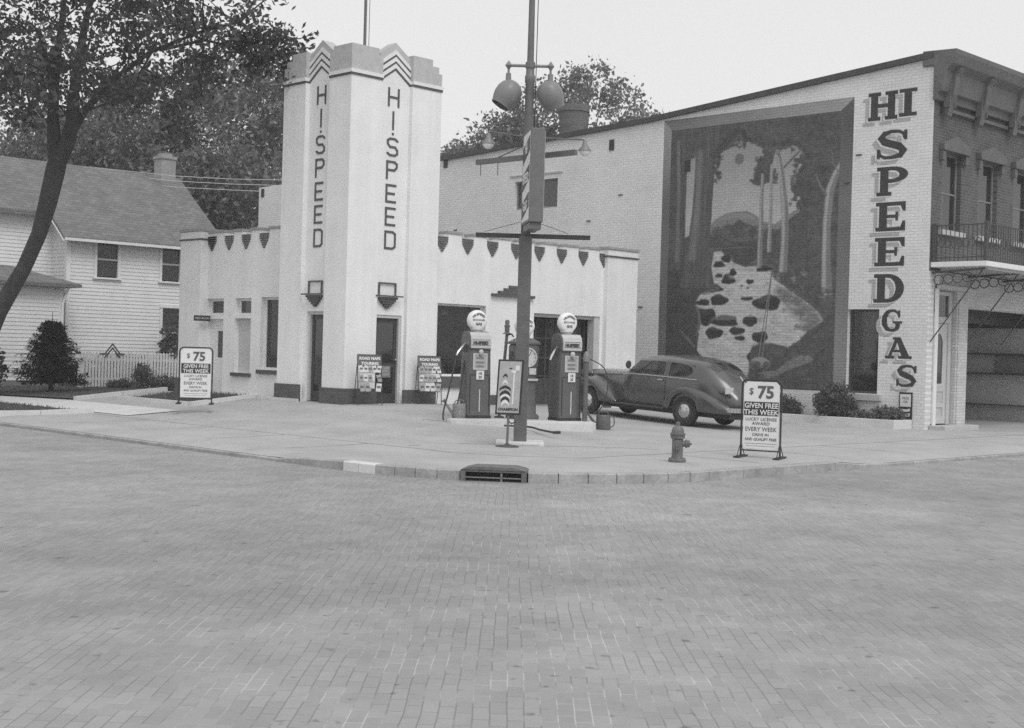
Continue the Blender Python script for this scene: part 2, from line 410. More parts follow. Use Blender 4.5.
def lotz(x, y, t):                                  # t metres inward from the kerb line
    z = lot(x, y); k = 1-full_kerb(x, y)
    return z-.07*k*max(0, 1-t/.7)
mb = MB(); TS = [0,.15,.35,.7,1.2,1.9,2.6,3.2,3.698]
rows = []
for x, y in EP:
    if y > CC[1] : n = (1,0)
    elif x > CC[0]: n = (0,1)
    else: n = ((CC[0]-x)/RC, (CC[1]-y)/RC)
    rows.append([(x+n[0]*t, y+n[1]*t, lotz(x+n[0]*t, y+n[1]*t, t)) for t in TS])
vs = [v for r_ in rows for v in r_]; k = len(TS)
mb.add(vs, [(i*k+j, i*k+j+1, (i+1)*k+j+1, (i+1)*k+j) for i in range(len(rows)-1) for j in range(k-1)])
xs = [CC[0]+.0+i*.6 for i in range(40)]+[40,46,55,70,100,125]; ys = [CC[1]+i*.6 for i in range(50)]+[46,50,56,66,80,100,125]
vs = [(x,y,lot(x,y)) for x in xs for y in ys]; k = len(ys)
mb.add(vs, [(i*k+j, (i+1)*k+j, (i+1)*k+j+1, i*k+j+1) for i in range(len(xs)-1) for j in range(k-1)])
tag(mb.build('forecourt','concrete', smooth=True, recalc=False), kind='structure')

# kerb: stones with joints; left out where the drain sits
DR0, DR1 = rad(218-7.2), rad(218+7.2)
def kerb_run(path, mbk, light):
    for i in range(len(path)-1):
        (x0,y0),(x1,y1) = path[i], path[i+1]
        d = Vector((x1-x0,y1-y0)); 
        if d.length < .02: continue
        d.normalize(); n = Vector((-d.y,d.x))          # inward is to the left of travel (road on the right)
        f0, f1 = full_kerb(x0,y0), full_kerb(x1,y1)
        z0 = -.075+(.083)*f0; z1 = -.075+(.083)*f1
        o = -n*.05; q = n*.13
        g = d*.004
        mbk.add([(x0+o.x+g.x,y0+o.y+g.y,-.2),(x1+o.x-g.x,y1+o.y-g.y,-.2),(x1+o.x-g.x,y1+o.y-g.y,z1-.015),(x0+o.x+g.x,y0+o.y+g.y,z0-.015),
                 (x0+o.x*.5+g.x,y0+o.y*.5+g.y,z0),(x1+o.x*.5-g.x,y1+o.y*.5-g.y,z1),(x1+q.x-g.x,y1+q.y-g.y,z1+.002),(x0+q.x+g.x,y0+q.y+g.y,z0+.002),
                 (x0+q.x+g.x,y0+q.y+g.y,-.2),(x1+q.x-g.x,y1+q.y-g.y,-.2)],
                [(0,1,2,3),(3,2,5,4),(4,5,6,7),(7,6,9,8),(0,3,4,7,8),(1,9,6,5,2)], 1 if light(i) else 0)
def arc(a0, a1, n): return [(CC[0]+RC*math.cos(a0+(a1-a0)*i/n), CC[1]+RC*math.sin(a0+(a1-a0)*i/n)) for i in range(n+1)]
mb = MB()
kerb_run([(KX, 90-i*1.2) for i in range(61)]+[(KX,17.2),(KX,16.6),(KX,CC[1])], mb, lambda i: False)
kerb_run(arc(PI, DR0, 6), mb, lambda i: i < 2)
kerb_run(arc(DR1, 1.5*PI, 7), mb, lambda i: False)
kerb_run([(CC[0]+i*.85, KY) for i in range(100)], mb, lambda i: False)
tag(mb.build('kerb', ['kerb_stone','concrete_light']), kind='structure')
# gutter strip of dark grit along the low kerbs
mb = MB()
for i in range(60): mb.box(KX-.13,KX-.055,18+i*1.2,18+i*1.2+1.17,ZR-.02,ZR+.004)
tag(mb.build('gutter','stain'), kind='structure')

# storm drain
am = (DR0+DR1)/2; px, py = CC[0]+RC*math.cos(am), CC[1]+RC*math.sin(am)
dr = thing('storm_drain','cast iron storm drain mouth let into the street corner kerb','drain',(px,py,0), am+PI/2)
# local: x along kerb, y inward is +? (rotated so that local -y... ) face direction = outward from centre
W = RC*(DR1-DR0)/2-.01
mb = MB()
mb.box(-W,-W+.07,-.10,.07,-.2,.02); mb.box(W-.07,W,-.10,.07,-.2,.02)
poly = [(-W,.022),(W,.022),(W*.9,.045),(W*.62,.075),(-W*.62,.075),(-W*.9,.045)]
mb.prism(poly,'y',-.11,.35); mb.box(-W+.07,W-.07,-.10,.05,-.005,.022)
mb.box(-W+.07,W-.07,.2,.26,-.25,-.01)
mk('hood_iron', .13, .6, .25, 8, bump=.2)
mb.build('hood','hood_iron',dr,bevel=.008)
MB().box(-W+.07,W-.07,.08,.19,-.25,-.006).build('throat','interior',dr)
mb = MB(); mb.box(-W+.07,W-.07,-.085,-.06,-.085,-.07); mb.box(.1,.125,-.085,-.06,-.2,-.006); mb.build('guard_bar','mid_grey',dr)
# the centre of curvature lies inward; turn so local +y points inward
dr.rotation_euler = (0,0,am+PI/2)

# concrete joints and stains on the forecourt
mb = MB()
def strip(pts, w, up=.004):
    for i in range(len(pts)-1):
        a = Vector(pts[i]); b = Vector(pts[i+1]); n_ = max(1,int((b-a).length/.6))
        for k in range(n_):
            p = a.lerp(b,k/n_); q = a.lerp(b,(k+1)/n_); d = (q-p).normalized(); s_ = Vector((-d.y,d.x))*w/2
            mb.add([(p.x+s_.x,p.y+s_.y,lot(p.x+s_.x,p.y+s_.y)+up),(q.x+s_.x,q.y+s_.y,lot(q.x+s_.x,q.y+s_.y)+up),(q.x-s_.x,q.y-s_.y,lot(q.x-s_.x,q.y-s_.y)+up),(p.x-s_.x,p.y-s_.y,lot(p.x-s_.x,p.y-s_.y)+up)],[(0,1,2,3)])
for x in (14.6,): strip([(x,15.9),(x,27.6)],.02)
for y in (14.3,): strip([(15.9,y),(33,y)],.02)
for y in (18,20.4,22.8,25.2): strip([(12.9,y),(14.6,y)],.02)
for x in (18,20.4,22.8,25.2,27.6,30): strip([(x,12.4),(x,14.3)],.02)
strip([(14.6,15.9),(15.1,15.0),(15.9,14.3)],.02)
strip([(14.8,17.2),(15.9,17.0),(17.2,16.1),(18.1,15.6)],.03); strip([(18.1,15.6),(18.6,14.9)],.025); strip([(17.5,21.4),(18.3,20.6),(18.7,19.9)],.05)
tag(mb.build('paving_joints','stain',recalc=False), kind='structure')

# ------------------------------------------------------------------ lawns and walk on the left
def sheet(name, m, x0, x1, y0, y1, up, step=.7, kind='structure'):
    nx = max(1,int((x1-x0)/step)); ny = max(1,int((y1-y0)/step))
    vs = [(x0+(x1-x0)*i/nx, y0+(y1-y0)*j/ny, lot(x0+(x1-x0)*i/nx, y0+(y1-y0)*j/ny)+up) for i in range(nx+1) for j in range(ny+1)]
    q = MB().add(vs, [(i*(ny+1)+j,(i+1)*(ny+1)+j,(i+1)*(ny+1)+j+1,i*(ny+1)+j+1) for i in range(nx) for j in range(ny)])
    return tag(q.build(name, m, recalc=False), kind=kind)
sheet('lawn','lawn',16.35,60,31.9,100,.04)
sheet('grass_verge','lawn',12.6,14.75,28.1,80,.02)
sheet('grass_verge','lawn',17.0,18.7,27.5,30.6,.02)
sheet('sidewalk','concrete_light',14.85,16.2,26.6,90,.012)
def grass(name, x0, x1, y0, y1, n, h):
    q = MB()
    for i in range(n):
        x = random.uniform(x0,x1); y = random.uniform(y0,y1); z = lot(x,y)+.02; a = random.uniform(0,PI); hh = h*random.uniform(.5,1.3); wd = .012
        dx, dy = math.cos(a)*wd, math.sin(a)*wd; lx, ly = random.gauss(0,.03), random.gauss(0,.03)
        q.add([(x-dx,y-dy,z),(x+dx,y+dy,z),(x+lx,y+ly,z+hh)],[(0,1,2)])
    return tag(q.build(name,'leaf_b',recalc=False),'short rough grass growing on the lawn by the picket fence','grass',kind='stuff')
grass('grass',16.4,22,32,40,9000,.07); grass('grass',12.7,14.7,28.2,36,5000,.07); grass('grass',17.05,18.6,27.6,30.5,2600,.08)
q = MB()
def kerbline(q, a, b, w=.14, h=.10):
    a = Vector(a); b = Vector(b); n = max(1,int((b-a).length/1.2))
    for k in range(n):
        p0 = a.lerp(b,k/n); p1 = a.lerp(b,(k+1)/n-.006); z0 = lot(*p0); z1 = lot(*p1); d = (p1-p0).normalized(); s_ = Vector((-d.y,d.x))*w/2
        q.add([(p.x+s_.x*e,p.y+s_.y*e,z+dz) for p,z in ((p0,z0),(p1,z1)) for e,dz in ((1,-.1),(1,h),(-1,h),(-1,-.1))],
              [(0,1,2,3),(7,6,5,4),(0,4,5,1),(1,5,6,2),(2,6,7,3)])
kerbline(q,(12.3,28.0),(14.8,28.0)); kerbline(q,(16.9,27.4),(18.8,27.4)); kerbline(q,(16.9,27.5),(16.9,30.7)); kerbline(q,(16.3,31.8),(18.9,31.8)); kerbline(q,(18.8,25.6),(18.8,27.3),.3,.05)
tag(q.build('edging_kerb','concrete_light'), kind='structure')

# ------------------------------------------------------------------ filling station
ST = thing('filling_station','white stucco filling station with a tall castle tower and crenellated wings','filling station',(18.7,24.0,0))
XW, YW, XT, YT = 19.05, 24.3, 18.7, 24.0          # wing and tower planes
def part(mb, name, mats, parent=ST, **k): return mb.build(name, mats, parent, world=True, **k)
def parts(mb, name, mats, parent=ST, **k): return build_split(mb, name, mats, parent, world=True, **k)
PT = 4.38                                            # parapet height
w1 = [(28.2,28.9,2.38,2.8),(28.2,28.9,.95,2.3),(27.0,27.78,1.05,2.82),(29.42,30.2,.2,2.28),(29.42,30.2,2.38,2.8)]
mb = MB()
mb.wall('x',XW,XW+.3,26.4,31.1,-.2,PT,w1)
w2 = [(21.72,23.33,1.02,2.78),(25.05,27.62,-.1,2.67)]
mb.wall('y',YW,YW+.3,21.3,28.95,-.2,PT,w2)
mb.box(28.65,28.95,24.6,31.1,-.2,PT); mb.box(19.35,28.65,30.8,31.1,-.2,PT)
mb.box(26.6,27.9,24.0,26.4,4.4,4.4001) if 0 else None
part(mb,'wing_wall','stucco_white')
part(MB().box(19.3,28.7,24.6,30.85,3.9,4.0),'roof','mid_grey')
# end pillars
mb = MB()
mb.box(XW-.22,XW+.4,30.18,31.18,-.2,4.30); mb.box(XW-.22,XW+.4,30.18,31.18,4.335,4.52)
mb.box(27.72,28.97,YW-.16,YW+.4,-.2,4.30); mb.box(27.72,28.97,YW-.16,YW+.4,4.335,4.50)
parts(mb,'end_pillar','stucco_white',bevel=.012)
mb = MB(); mb.box(XW-.25,XW+.43,30.15,31.21,4.301,4.334); mb.box(27.69,29.0,YW-.19,YW+.43,4.301,4.334); parts(mb,'band','letter_dark')
mb = MB(); mb.box(XW-.25,XW+.43,30.15,31.21,4.521,4.60); mb.box(27.69,29.0,YW-.19,YW+.43,4.501,4.58); parts(mb,'pillar_cap','coping_grey',bevel=.01)
# merlons with grey coping and stepped brick drops between them
mer = MB(); cop = MB(); drop = MB()
def stepped(plane, c, d, sgn):
    for i in range(7):
        h = .036; z1 = PT+.004-i*.054; wd = [.37,.37,.36,.30,.22,.15,.07][i]
        a, b = sorted((d, d-sgn*.03))
        if plane == 'x': drop.box(a,b,c-wd/2,c+wd/2,z1-h,z1,1)
        else: drop.box(c-wd/2,c+wd/2,a,b,z1-h,z1,0)
gx = [21.80+.845*i for i in range(8)]
for c in gx: stepped('y',c,YW,1)
gy = [27.06, 27.7, 28.47, 29.23, 30.0]
for c in gy[1:]+[30.02]: stepped('x',c,XW,1)
def merlon(plane, a, b):
    if plane == 'y': mer.box(a,b,YW,YW+.3,PT+.001,PT+.085); cop.box(a-.02,b+.02,YW-.03,YW+.33,PT+.086,PT+.155)
    else: mer.box(XW,XW+.3,a,b,PT+.001,PT+.085); cop.box(XW-.03,XW+.33,a-.02,b+.02,PT+.086,PT+.155)
for a, b in zip(gx[:-1],gx[1:]): merlon('y',a+.2,b-.2)
for a, b in zip([26.35]+gy[1:],gy[1:]+[30.0]): merlon('x',a+.2,b-.2)
parts(mer,'merlon','stucco_white'); parts(cop,'coping','coping_grey',bevel=.008); parts(drop,'brick_drop',['dark_brick','dark_brick_side'],gap=.02)
# ---- tower
XE, YE = 21.4, 26.55; RC2 = .11                      # far edges, recess of the lettered bays
TT = 7.74
bx0, bx1 = 19.60, 20.50; by0, by1 = 24.80, 25.70     # bays
mb = MB()
zb = 8.1
dR = (19.62,20.44,.2,2.42); dL = (24.87,25.57,.2,2.46)
mb.wall('y',YT+RC2,YT+.4,bx0,bx1,-.2,TT,[dR]); mb.wall('x',XT+RC2,XT+.4,by0,by1,-.2,TT,[dL])
mb.box(XT,bx0,YT,by0,-.2,TT)                                          # corner pier, both faces
mb.box(bx1,XE,YT,YT+.5,-.2,TT); mb.box(XT,XT+.5,by1,YE,-.2,TT)
mb.box(bx1+.4,XE,YT+.5,YE,3.6,TT); mb.box(XT+.5,bx1+.4,by1+.2,YE,3.6,TT)
mb.box(bx0,bx1+.4,YT+.4,by1+.2,3.2,TT)
part(mb,'tower_wall','stucco_white')
# white and dark bands + grey crown
bw_ = MB(); bd = MB(); crn = MB()
def band(z0, z1, q, g):                               # straight bands round the piers
    q.box(XT-g,bx0,YT-g,by0,z0,z1); q.box(bx1,XE+g,YT-g,YT+.5,z0,z1); q.box(XT-g,XT+.5,by1,YE+g,z0,z1)
band(TT+.0,TT+.05,bd,.02); band(TT+.051,TT+.13,bw_,.03)
def crown(x0,x1,y0,y1,z1): crn.box(x0,x1,y0,y1,TT+.131,z1)
crown(XT,bx0-.12,YT,by0-.12,8.44)
crn.box(bx0-.119,bx0,YT,by0,TT+.131,8.28); crn.box(XT,bx0-.12,by0-.119,by0,TT+.131,8.28)
crown(bx1,XE-.30,YT,YT+.5,8.46); crn.box(XE-.299,XE-.10,YT,YT+.5,TT+.131,8.31); crn.box(XE-.099,XE,YT,YE,TT+.131,8.16)
crown(XT,XT+.5,by1,YE-.30,8.46); crn.box(XT,XT+.5,YE-.299,YE-.10,TT+.131,8.31); crn.box(XT,XE-.1,YE-.099,YE,TT+.131,8.16)
# chevrons in the bays
def chev(plane, u0, u1, d, zlow, zpk, th, q, proud):
    um = (u0+u1)/2; poly = [(u0,zlow),(um,zpk),(u1,zlow),(u1,zlow+th),(um,zpk+th),(u0,zlow+th)]
    q.prism(poly[0:2]+[poly[4],poly[5]],plane,d-proud,d+.3); q.prism([poly[1],poly[2],poly[3],poly[4]],plane,d-proud,d+.3)
gab = MB()
for plane,u0,u1,d in (('y',bx0,bx1,YT+RC2),('x',by0,by1,XT+RC2)):
    um = (u0+u1)/2; z = TT
    gab.prism([(u0,TT+.001),(u1,TT+.001),(um,TT+.31)],plane,d,d+.3)
    for k in range(3):
        chev(plane,u0,u1,d,z+.002,z+.312,.055,bd,.012); chev(plane,u0,u1,d,z+.058,z+.368,.098,bw_,.02); z += .156
    chev(plane,u0,u1,d,z+.002,z+.312,.17,crn,.0)
parts(gab,'gable','stucco_white'); part(bd,'dark_band','letter_dark'); part(bw_,'white_band','white_paint'); part(crn,'tower_crown','cap_grey')
part(MB().box(XT+.5,XE-.1,YT+.5,YE-.1,TT+.0,TT+.05),'tower_roof','mid_grey')
# ---- stroke lettering HI.SPEED on both tower bays
def stroke_letters(q, plane, um, d, sgn, wd):
    t = .052; H = .43; c = .07
    def pts(ch):
        w2 = wd/2; h = H
        if ch == 'H': return [([(-w2,0),(-w2,h)],0),([(w2,0),(w2,h)],0),([(-w2+t/2,h/2),(w2-t/2,h/2)],0)]
        if ch == 'I': return [([(0,0),(0,h)],0)]
        if ch == 'S': return [([(-w2,.09),(-w2,c),(-w2+c,t/2),(w2-c,t/2),(w2,c),(w2,h/2-c),(w2-c,h/2),(-w2+c,h/2),(-w2,h/2+c),(-w2,h-c),(-w2+c,h-t/2),(w2-c,h-t/2),(w2,h-c),(w2,h-.09)],0)]
        if ch == 'P': return [([(-w2,0),(-w2,h-t/2),(w2-c,h-t/2),(w2,h-c),(w2,h/2+c),(w2-c,h/2),(-w2+t/2,h/2)],0)]
        if ch == 'E': return [([(w2,t/2),(-w2,t/2),(-w2,h-t/2),(w2,h-t/2)],0),([(-w2+t/2,h/2),(w2-.04,h/2)],0)]
        if ch == 'D': return [([(-w2,t/2),(-w2,h-t/2),(w2-c,h-t/2),(w2,h-c),(w2,c),(w2-c,t/2)],1)]
        if ch == '.': return [([(-t/2,t/2),(t/2,t/2)],0)]
    zs = [('H',7.21),('I',6.68),('.',6.56),('S',6.07),('P',5.54),('E',5.0),('E',4.47),('D',3.93)]
    for ch, z0 in zs:
        for p, closed in pts(ch):
            q.ribbon([(um+sgn*x, z0+z) for x,z in p], t, plane, d-.014, d+.01, closed)
q = MB(); stroke_letters(q,'y',20.02,YT+RC2,1,.29); part(q,'lettering','letter_dark')
q = MB(); stroke_letters(q,'x',25.22,XT+RC2,-1,.29); part(q,'lettering','letter_dark')
# ---- dark brick base course of the tower and pillars
q = MB()
q.box(XT-.041,bx0+.03,YT-.04,YT-.001,-.2,.73,0); q.box(bx0+.061-.02,19.62,YT+.0,YT+RC2-.001,-.2,.72,0) if 0 else None
q.box(20.42,XE+.04,YT-.04,YT-.001,-.2,.70,0); q.box(XT-.04,XT-.001,YT-.001,24.83,-.2,.73,1); q.box(XT-.04,XT-.001,25.6,YE+.04,-.2,.76,1)
q.box(23.35,25.04,YW-.05,YW-.001,-.2,.56,0); q.box(27.66,27.95,YW-.21,YW-.165,-.2,.5,0)
q.box(XW-.27,XW-.225,30.15,31.21,-.2,.74,1); q.box(XW-.262,XW-.0,30.13,30.175,-.2,.74,0)
parts(q,'base_course',['dark_brick','dark_brick_side'])
# ---- doors
def door(plane, u0, u1, d, z0, z1, name='door', m='dark_wood', panes=True, sill=0):
    """frame, leaf, glass; d = plane of the leaf"""
    fr = MB(); t = .07
    B = (lambda q,a,b,e0,e1,za,zb: q.box(e0,e1,a,b,za,zb)) if plane == 'x' else (lambda q,a,b,e0,e1,za,zb: q.box(a,b,e0,e1,za,zb))
    B(fr,u0+.002,u0+t,d-.06,d+.08,z0,z1-.002); B(fr,u1-t,u1-.002,d-.06,d+.08,z0,z1-.002); B(fr,u0+t+.001,u1-t-.001,d-.06,d+.08,z1-t,z1-.002)
    f = part(fr,'door_frame','light_grey')
    lf = MB(); B(lf,u0+t,u0+t+.09,d,d+.045,z0,z1-t); B(lf,u1-t-.09,u1-t,d,d+.045,z0,z1-t)
    B(lf,u0+t+.091,u1-t-.091,d,d+.045,z0,z0+.22); B(lf,u0+t+.091,u1-t-.091,d,d+.045,z1-t-.1,z1-t); B(lf,u0+t+.091,u1-t-.091,d,d+.045,z0+.82,z0+.92)
    o = part(lf,name,m)
    gl = MB(); B(gl,u0+t+.09,u1-t-.09,d+.015,d+.025,z0+.22,z1-t-.1); part(gl,'pane','glass_dark',o)
    hd = MB(); 
    hu = u1-t-.05 if plane == 'y' else u0+t+.05
    hd.lathe([(.02,0),(.012,.02),(.028,.04),(.03,.06),(.015,.08)],((d-.001,hu,z0+1.0) if plane=='x' else (hu,d-.001,z0+1.0)),((-1,0,0) if plane=='x' else (0,-1,0)),10); part(hd,'door_knob','brass',o,smooth=True)
    return o
do = door('y',19.62,20.44,YT+.19,.39,2.42)
# store card in the door glass
q = MB(); q.box(19.87,20.2,YT+.183,YT+.187,.98,1.25); o_ = part(q,'door_card','mid_grey',do)
q = MB(); text_mb(q,'CLEAN\nREST\nROOMS',.075,lambda u,v,d:(20.035+u,YT+.1825-d,1.17+v),.002); part(q,'card_lettering','light_grey',do)
door('x',24.87,25.57,XT+.22,.40,2.46)
# left door stands with a light leaf folded in its jamb
# ---- windows
def window(plane, u0, u1, d, z0, z1, bars=(), t=.06, fm='white_paint', gl='glass', parent=ST, nm='window'):
    B = (lambda q,a,b,e0,e1,za,zb: q.box(e0,e1,a,b,za,zb)) if plane == 'x' else (lambda q,a,b,e0,e1,za,zb: q.box(a,b,e0,e1,za,zb))
    fr = MB(); e = .002
    B(fr,u0+e,u0+t,d,d+.07,z0+e,z1-e); B(fr,u1-t,u1-e,d,d+.07,z0+e,z1-e); B(fr,u0+t,u1-t,d,d+.07,z0+e,z0+t); B(fr,u0+t,u1-t,d,d+.07,z1-t,z1-e)
    for k, v in bars:
        if k == 'h': B(fr,u0+t,u1-t,d+.005,d+.06,v-.02,v+.02)
        else: B(fr,v-.015,v+.015,d+.012,d+.055,z0+t,z1-t)
    o = part(fr,nm,fm,parent)
    g = MB(); B(g,u0+t,u1-t,d+.03,d+.036,z0+t,z1-t); part(g,'pane',gl,o)
    return o
d_ = XW+.13
window('x',28.2,28.9,d_,2.38,2.8,gl='glass_dark'); window('x',27.0,27.78,d_,1.05,2.82); window('x',29.42,30.2,d_,2.38,2.8,gl='glass_dark')
part(MB().box(d_,d_+.05,28.2,28.9,.95,2.3),'blank_panel','light_grey')
q = MB(); q.wall('x',d_,d_+.05,29.42,30.2,.25,2.28,[(29.60,29.86,1.3,1.98)]); o = part(q,'rest_room_door','white_paint'); part(MB().box(d_+.02,d_+.025,29.6,29.86,1.3,1.98),'pane','glass_dark',o)
q = MB(); q.box(XW-.07,XW+.12,28.14,28.96,.86,.945); q.box(XW-.04,XW+.12,28.2,28.9,.95,1.0) if 0 else None; q.box(XW-.07,XW+.12,26.94,27.84,.95,1.045); q.box(XW-.045,XW-.001,27.02,27.76,1.046,1.12) if 0 else None
q.box(21.66,23.39,YW-.06,YW+.1,.74,1.015)
parts(q,'window_sill','dark_brick')
# sign of the rest room, on a bracket
sg = MB().box(XW-.50,XW-.03,29.98,30.0,2.22,2.36); o = part(sg,'bracket_sign','sign_black'); q = MB(); text_mb(q,'REST ROOM',.075,lambda u,v,d:(XW-.265+u,29.979-d,2.265+v),.002); part(q,'sign_lettering','sign_white',o)
# office window of the right wing with its shelf of goods
ow = window('y',21.72,23.33,YW+.14,1.02,2.78,t=.05,gl='glass_clear')
for u_,z_,w_,h_,m_ in ((22.14,2.5,.22,.13,'paper'),(22.30,2.1,.26,.36,'interior'),(22.2,1.62,.30,.34,'tin')): part(MB().box(u_-w_/2,u_+w_/2,YW+.20,YW+.205,z_,z_+h_),'window_card',m_,ow)
part(MB().box(21.75,23.3,YW+.32,YW+.8,.95,1.03),'window_shelf','light_grey')
# interior rooms (dark walls behind openings)
q = MB(); q.box(21.0,24.6,27.2,27.3,.3,3.8); q.box(24.6,24.7,24.62,27.3,.3,3.8); part(q,'office_wall','light_grey')
q = MB(); q.box(19.4,28.6,24.62,30.7,.2,.3); part(q,'floor','mid_grey')
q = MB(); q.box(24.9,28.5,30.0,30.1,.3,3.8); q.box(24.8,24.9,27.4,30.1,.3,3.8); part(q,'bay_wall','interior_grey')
# garage doors: folded leaves with panes, a light strip at the right jamb
q = MB(); q.box(25.05,25.12,YW+.1,YW+.2,.2,2.66); q.box(27.42,27.618,YW+.03,YW+.26,.2,2.66); q.box(25.12,27.42,YW+.1,YW+.2,2.58,2.66); part(q,'bay_frame','light_grey')
gf = MB(); xs_ = [25.13+.38*i for i in range(7)]
for i, x in enumerate(xs_): gf.box(x-.022,x+.022,YW+.36,YW+.40,.25,2.56)
for z in (.25,.95,1.02,1.5,2.02,2.52): gf.box(25.1,27.42,YW+.365,YW+.395,z,z+.04)
gf.box(25.12,27.41,YW+.37,YW+.39,.29,.95)
o = part(gf,'bay_door','trim_dark'); part(MB().box(25.12,27.41,YW+.378,YW+.384,1.06,2.52),'pane','glass_dark',o)
# stepped brick crest over the pier between window and bay
q = MB()
for k,(a,b) in enumerate(((23.49,24.99),(23.72,24.76),(23.92,24.56),(24.1,24.38))): q.box(a,b,YW-.09+.012*k,YW-.001,3.03+.075*k,3.10+.075*k)
part(q,'brick_crest','dark_brick')
# wall lanterns over the tower doors: brick corbel with a square hoop
def corbel(plane, um, d, z, sgn):
    q = MB()
    B = (lambda a,b,e,za,zb: q.box(d-e,d-.001,um+a,um+b,za,zb)) if plane=='x' else (lambda a,b,e,za,zb: q.box(um+a,um+b,d-e,d-.001,za,zb))
    for k, (wd, za) in enumerate(((.26,2.78),(.22,2.725),(.17,2.67),(.11,2.615),(.05,2.565))): B(-wd,wd,.11-.015*k,za,za+.05)
    o = part(q,'corbel','dark_brick'); q = MB()
    B2 = (lambda a,b,e0,e1,za,zb: q.box(d-e1,d-e0,um+a,um+b,za,zb)) if plane=='x' else (lambda a,b,e0,e1,za,zb: q.box(um+a,um+b,d-e1,d-e0,za,zb))
    B2(-.4,.4,.115,.145,2.835,2.868); B2(-.26,-.228,.02,.05,2.87,3.13); B2(.228,.26,.02,.05,2.87,3.13); B2(-.26,.26,.02,.05,3.131,3.165)
    part(q,'hoop','letter_dark',o)
corbel('y',19.96,YT+RC2,0,1); corbel('x',25.24,XT+RC2,0,-1)
# flag pole stub on the tower
part(MB().tube([(19.72,24.85,7.8),(19.72,24.85,10.6)],.035),'roof_pole','pole_grey',smooth=True); part(MB().tube([(19.84,24.85,7.8),(19.84,24.85,10.6)],.008,5),'pole_cable','pole_grey')

# ------------------------------------------------------------------ long brick building with the painted wall
XB, YB, YEND = 30.9, 16.43, 45.4
BB = thing('brick_building','two storey brick building with a mural on its whitewashed side wall','building',(XB,YB,0))
def roofz(y):
    P = [(16.43,9.2),(25.45,8.5),(34.5,8.1),(45.5,7.9)]
    for (a,za),(b,zb_) in zip(P[:-1],P[1:]):
        if y <= b: return za+(zb_-za)*(y-a)/(b-a)
    return 7.9
mb = MB()
mb.wall('x',XB,XB+.3,YB,YEND,-.2,7.7,[(17.76,18.67,.84,3.0),(29.1,31.0,6.23,7.14)])
yy = [YB,25.45,34.5,YEND]
mb.prism([(YB,7.7)]+[(YEND,7.7)]+[(y,roofz(y)) for y in yy[::-1]],'x',XB,XB+.3)
mb.box(XB+.3,44.5,YEND-.3,YEND,-.2,7.9)
part(mb,'side_wall','white_brick_side',BB)
mb = MB()
for a, b in list(zip(yy[:-1],yy[1:]))[:2]:
    mb.prism([(a,roofz(a)+.002),(b,roofz(b)+.002),(b,roofz(b)+.15),(a,roofz(a)+.15)],'x',XB-.10,XB+.36)
part(mb,'roof_coping','trim_dark',BB)
mb = MB(); mb.add([(XB+.3,y,roofz(y)-.4) for y in yy]+[(44.5,y,roofz(y)-.4) for y in yy],[(i,i+1,i+5,i+4) for i in range(3)]); part(mb,'roof','mid_grey',BB,recalc=False)
# iron tie plates and small vents on the wall
mb = MB()
for px, py in ((446,163),(263,193),(612,145),(688,166)):
    y, z = PX(px,py,XB); mb.box(XB-.03,XB-.001,y-.09,y+.09,z-.16,z+.16)
parts(mb,'vent','dark',BB)
mb = MB()
for px, py in ((620,195),(500,240),(588,221),(640,307),(846,183),(858,155),(455,230)):
    y, z = PX(px,py,XB); mb.box(XB-.03,XB-.001,y-.11,y+.05,z-.015,z+.015)
parts(mb,'wall_tie','iron',BB)
# windows of the side wall
window('x',17.76,18.67,XB+.14,.84,3.0,[('h',1.75)],fm='trim_dark',gl='glass_dark',parent=BB)
window('x',29.1,31.0,XB+.12,6.23,7.14,[('v',30.05)],fm='mid_grey',gl='glass_dark',parent=BB)
part(MB().box(XB-.10,XB+.1,17.62,18.82,.66,.835),'stone_sill','cap_grey',BB,bevel=.01)
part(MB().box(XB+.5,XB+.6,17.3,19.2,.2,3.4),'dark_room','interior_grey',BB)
part(MB().box(XB-.04,XB-.001,28.9,31.2,7.30,7.345),'lintel_ledge','cap_grey',BB)

# ---- mural: a picture painted on the bricks. Its paint (pigment only) is kept per vertex on a fine sheet on the wall
import numpy as np
rng = np.random.default_rng(11)
MY0, MY1, MZ0, MZ1 = 24.90, 18.66, .86, 8.49          # left, right, bottom, top of the picture on the wall
NW, NH = 420, 512
CV = np.full((NH, NW), .065)
def ups(a, h, w):
    ys = np.linspace(0,a.shape[0]-1,h); xs_ = np.linspace(0,a.shape[1]-1,w)
    y0 = np.clip(ys.astype(int),0,a.shape[0]-2); x0_ = np.clip(xs_.astype(int),0,a.shape[1]-2); fy = (ys-y0)[:,None]; fx = (xs_-x0_)[None,:]
    fy = fy*fy*(3-2*fy); fx = fx*fx*(3-2*fx)
    A = a[y0][:,x0_]; B = a[y0][:,x0_+1]; C_ = a[y0+1][:,x0_]; D = a[y0+1][:,x0_+1]
    return A*(1-fy)*(1-fx)+B*(1-fy)*fx+C_*fy*(1-fx)+D*fy*fx
def noise(cy, cx): return ups(rng.random((max(2,cy),max(2,cx))),NH,NW)
LEAFN = .45*noise(110,90)+.35*noise(250,205)+.2*noise(36,30)
BARKN = .6*noise(14,120)+.4*noise(50,150)
WATN = .6*noise(150,26)+.4*noise(260,80)
SOFT = noise(7,6)
def tow(pts):                                          # photograph pixels -> picture grid
    out = []
    for px, py in pts:
        y, z = PX(px,py,XB); out.append(((MY0-y)/(MY0-MY1)*(NW-1), (MZ1-z)/(MZ1-MZ0)*(NH-1)))
    return np.array(out)
GY, GX = np.mgrid[0:NH,0:NW].astype(float)
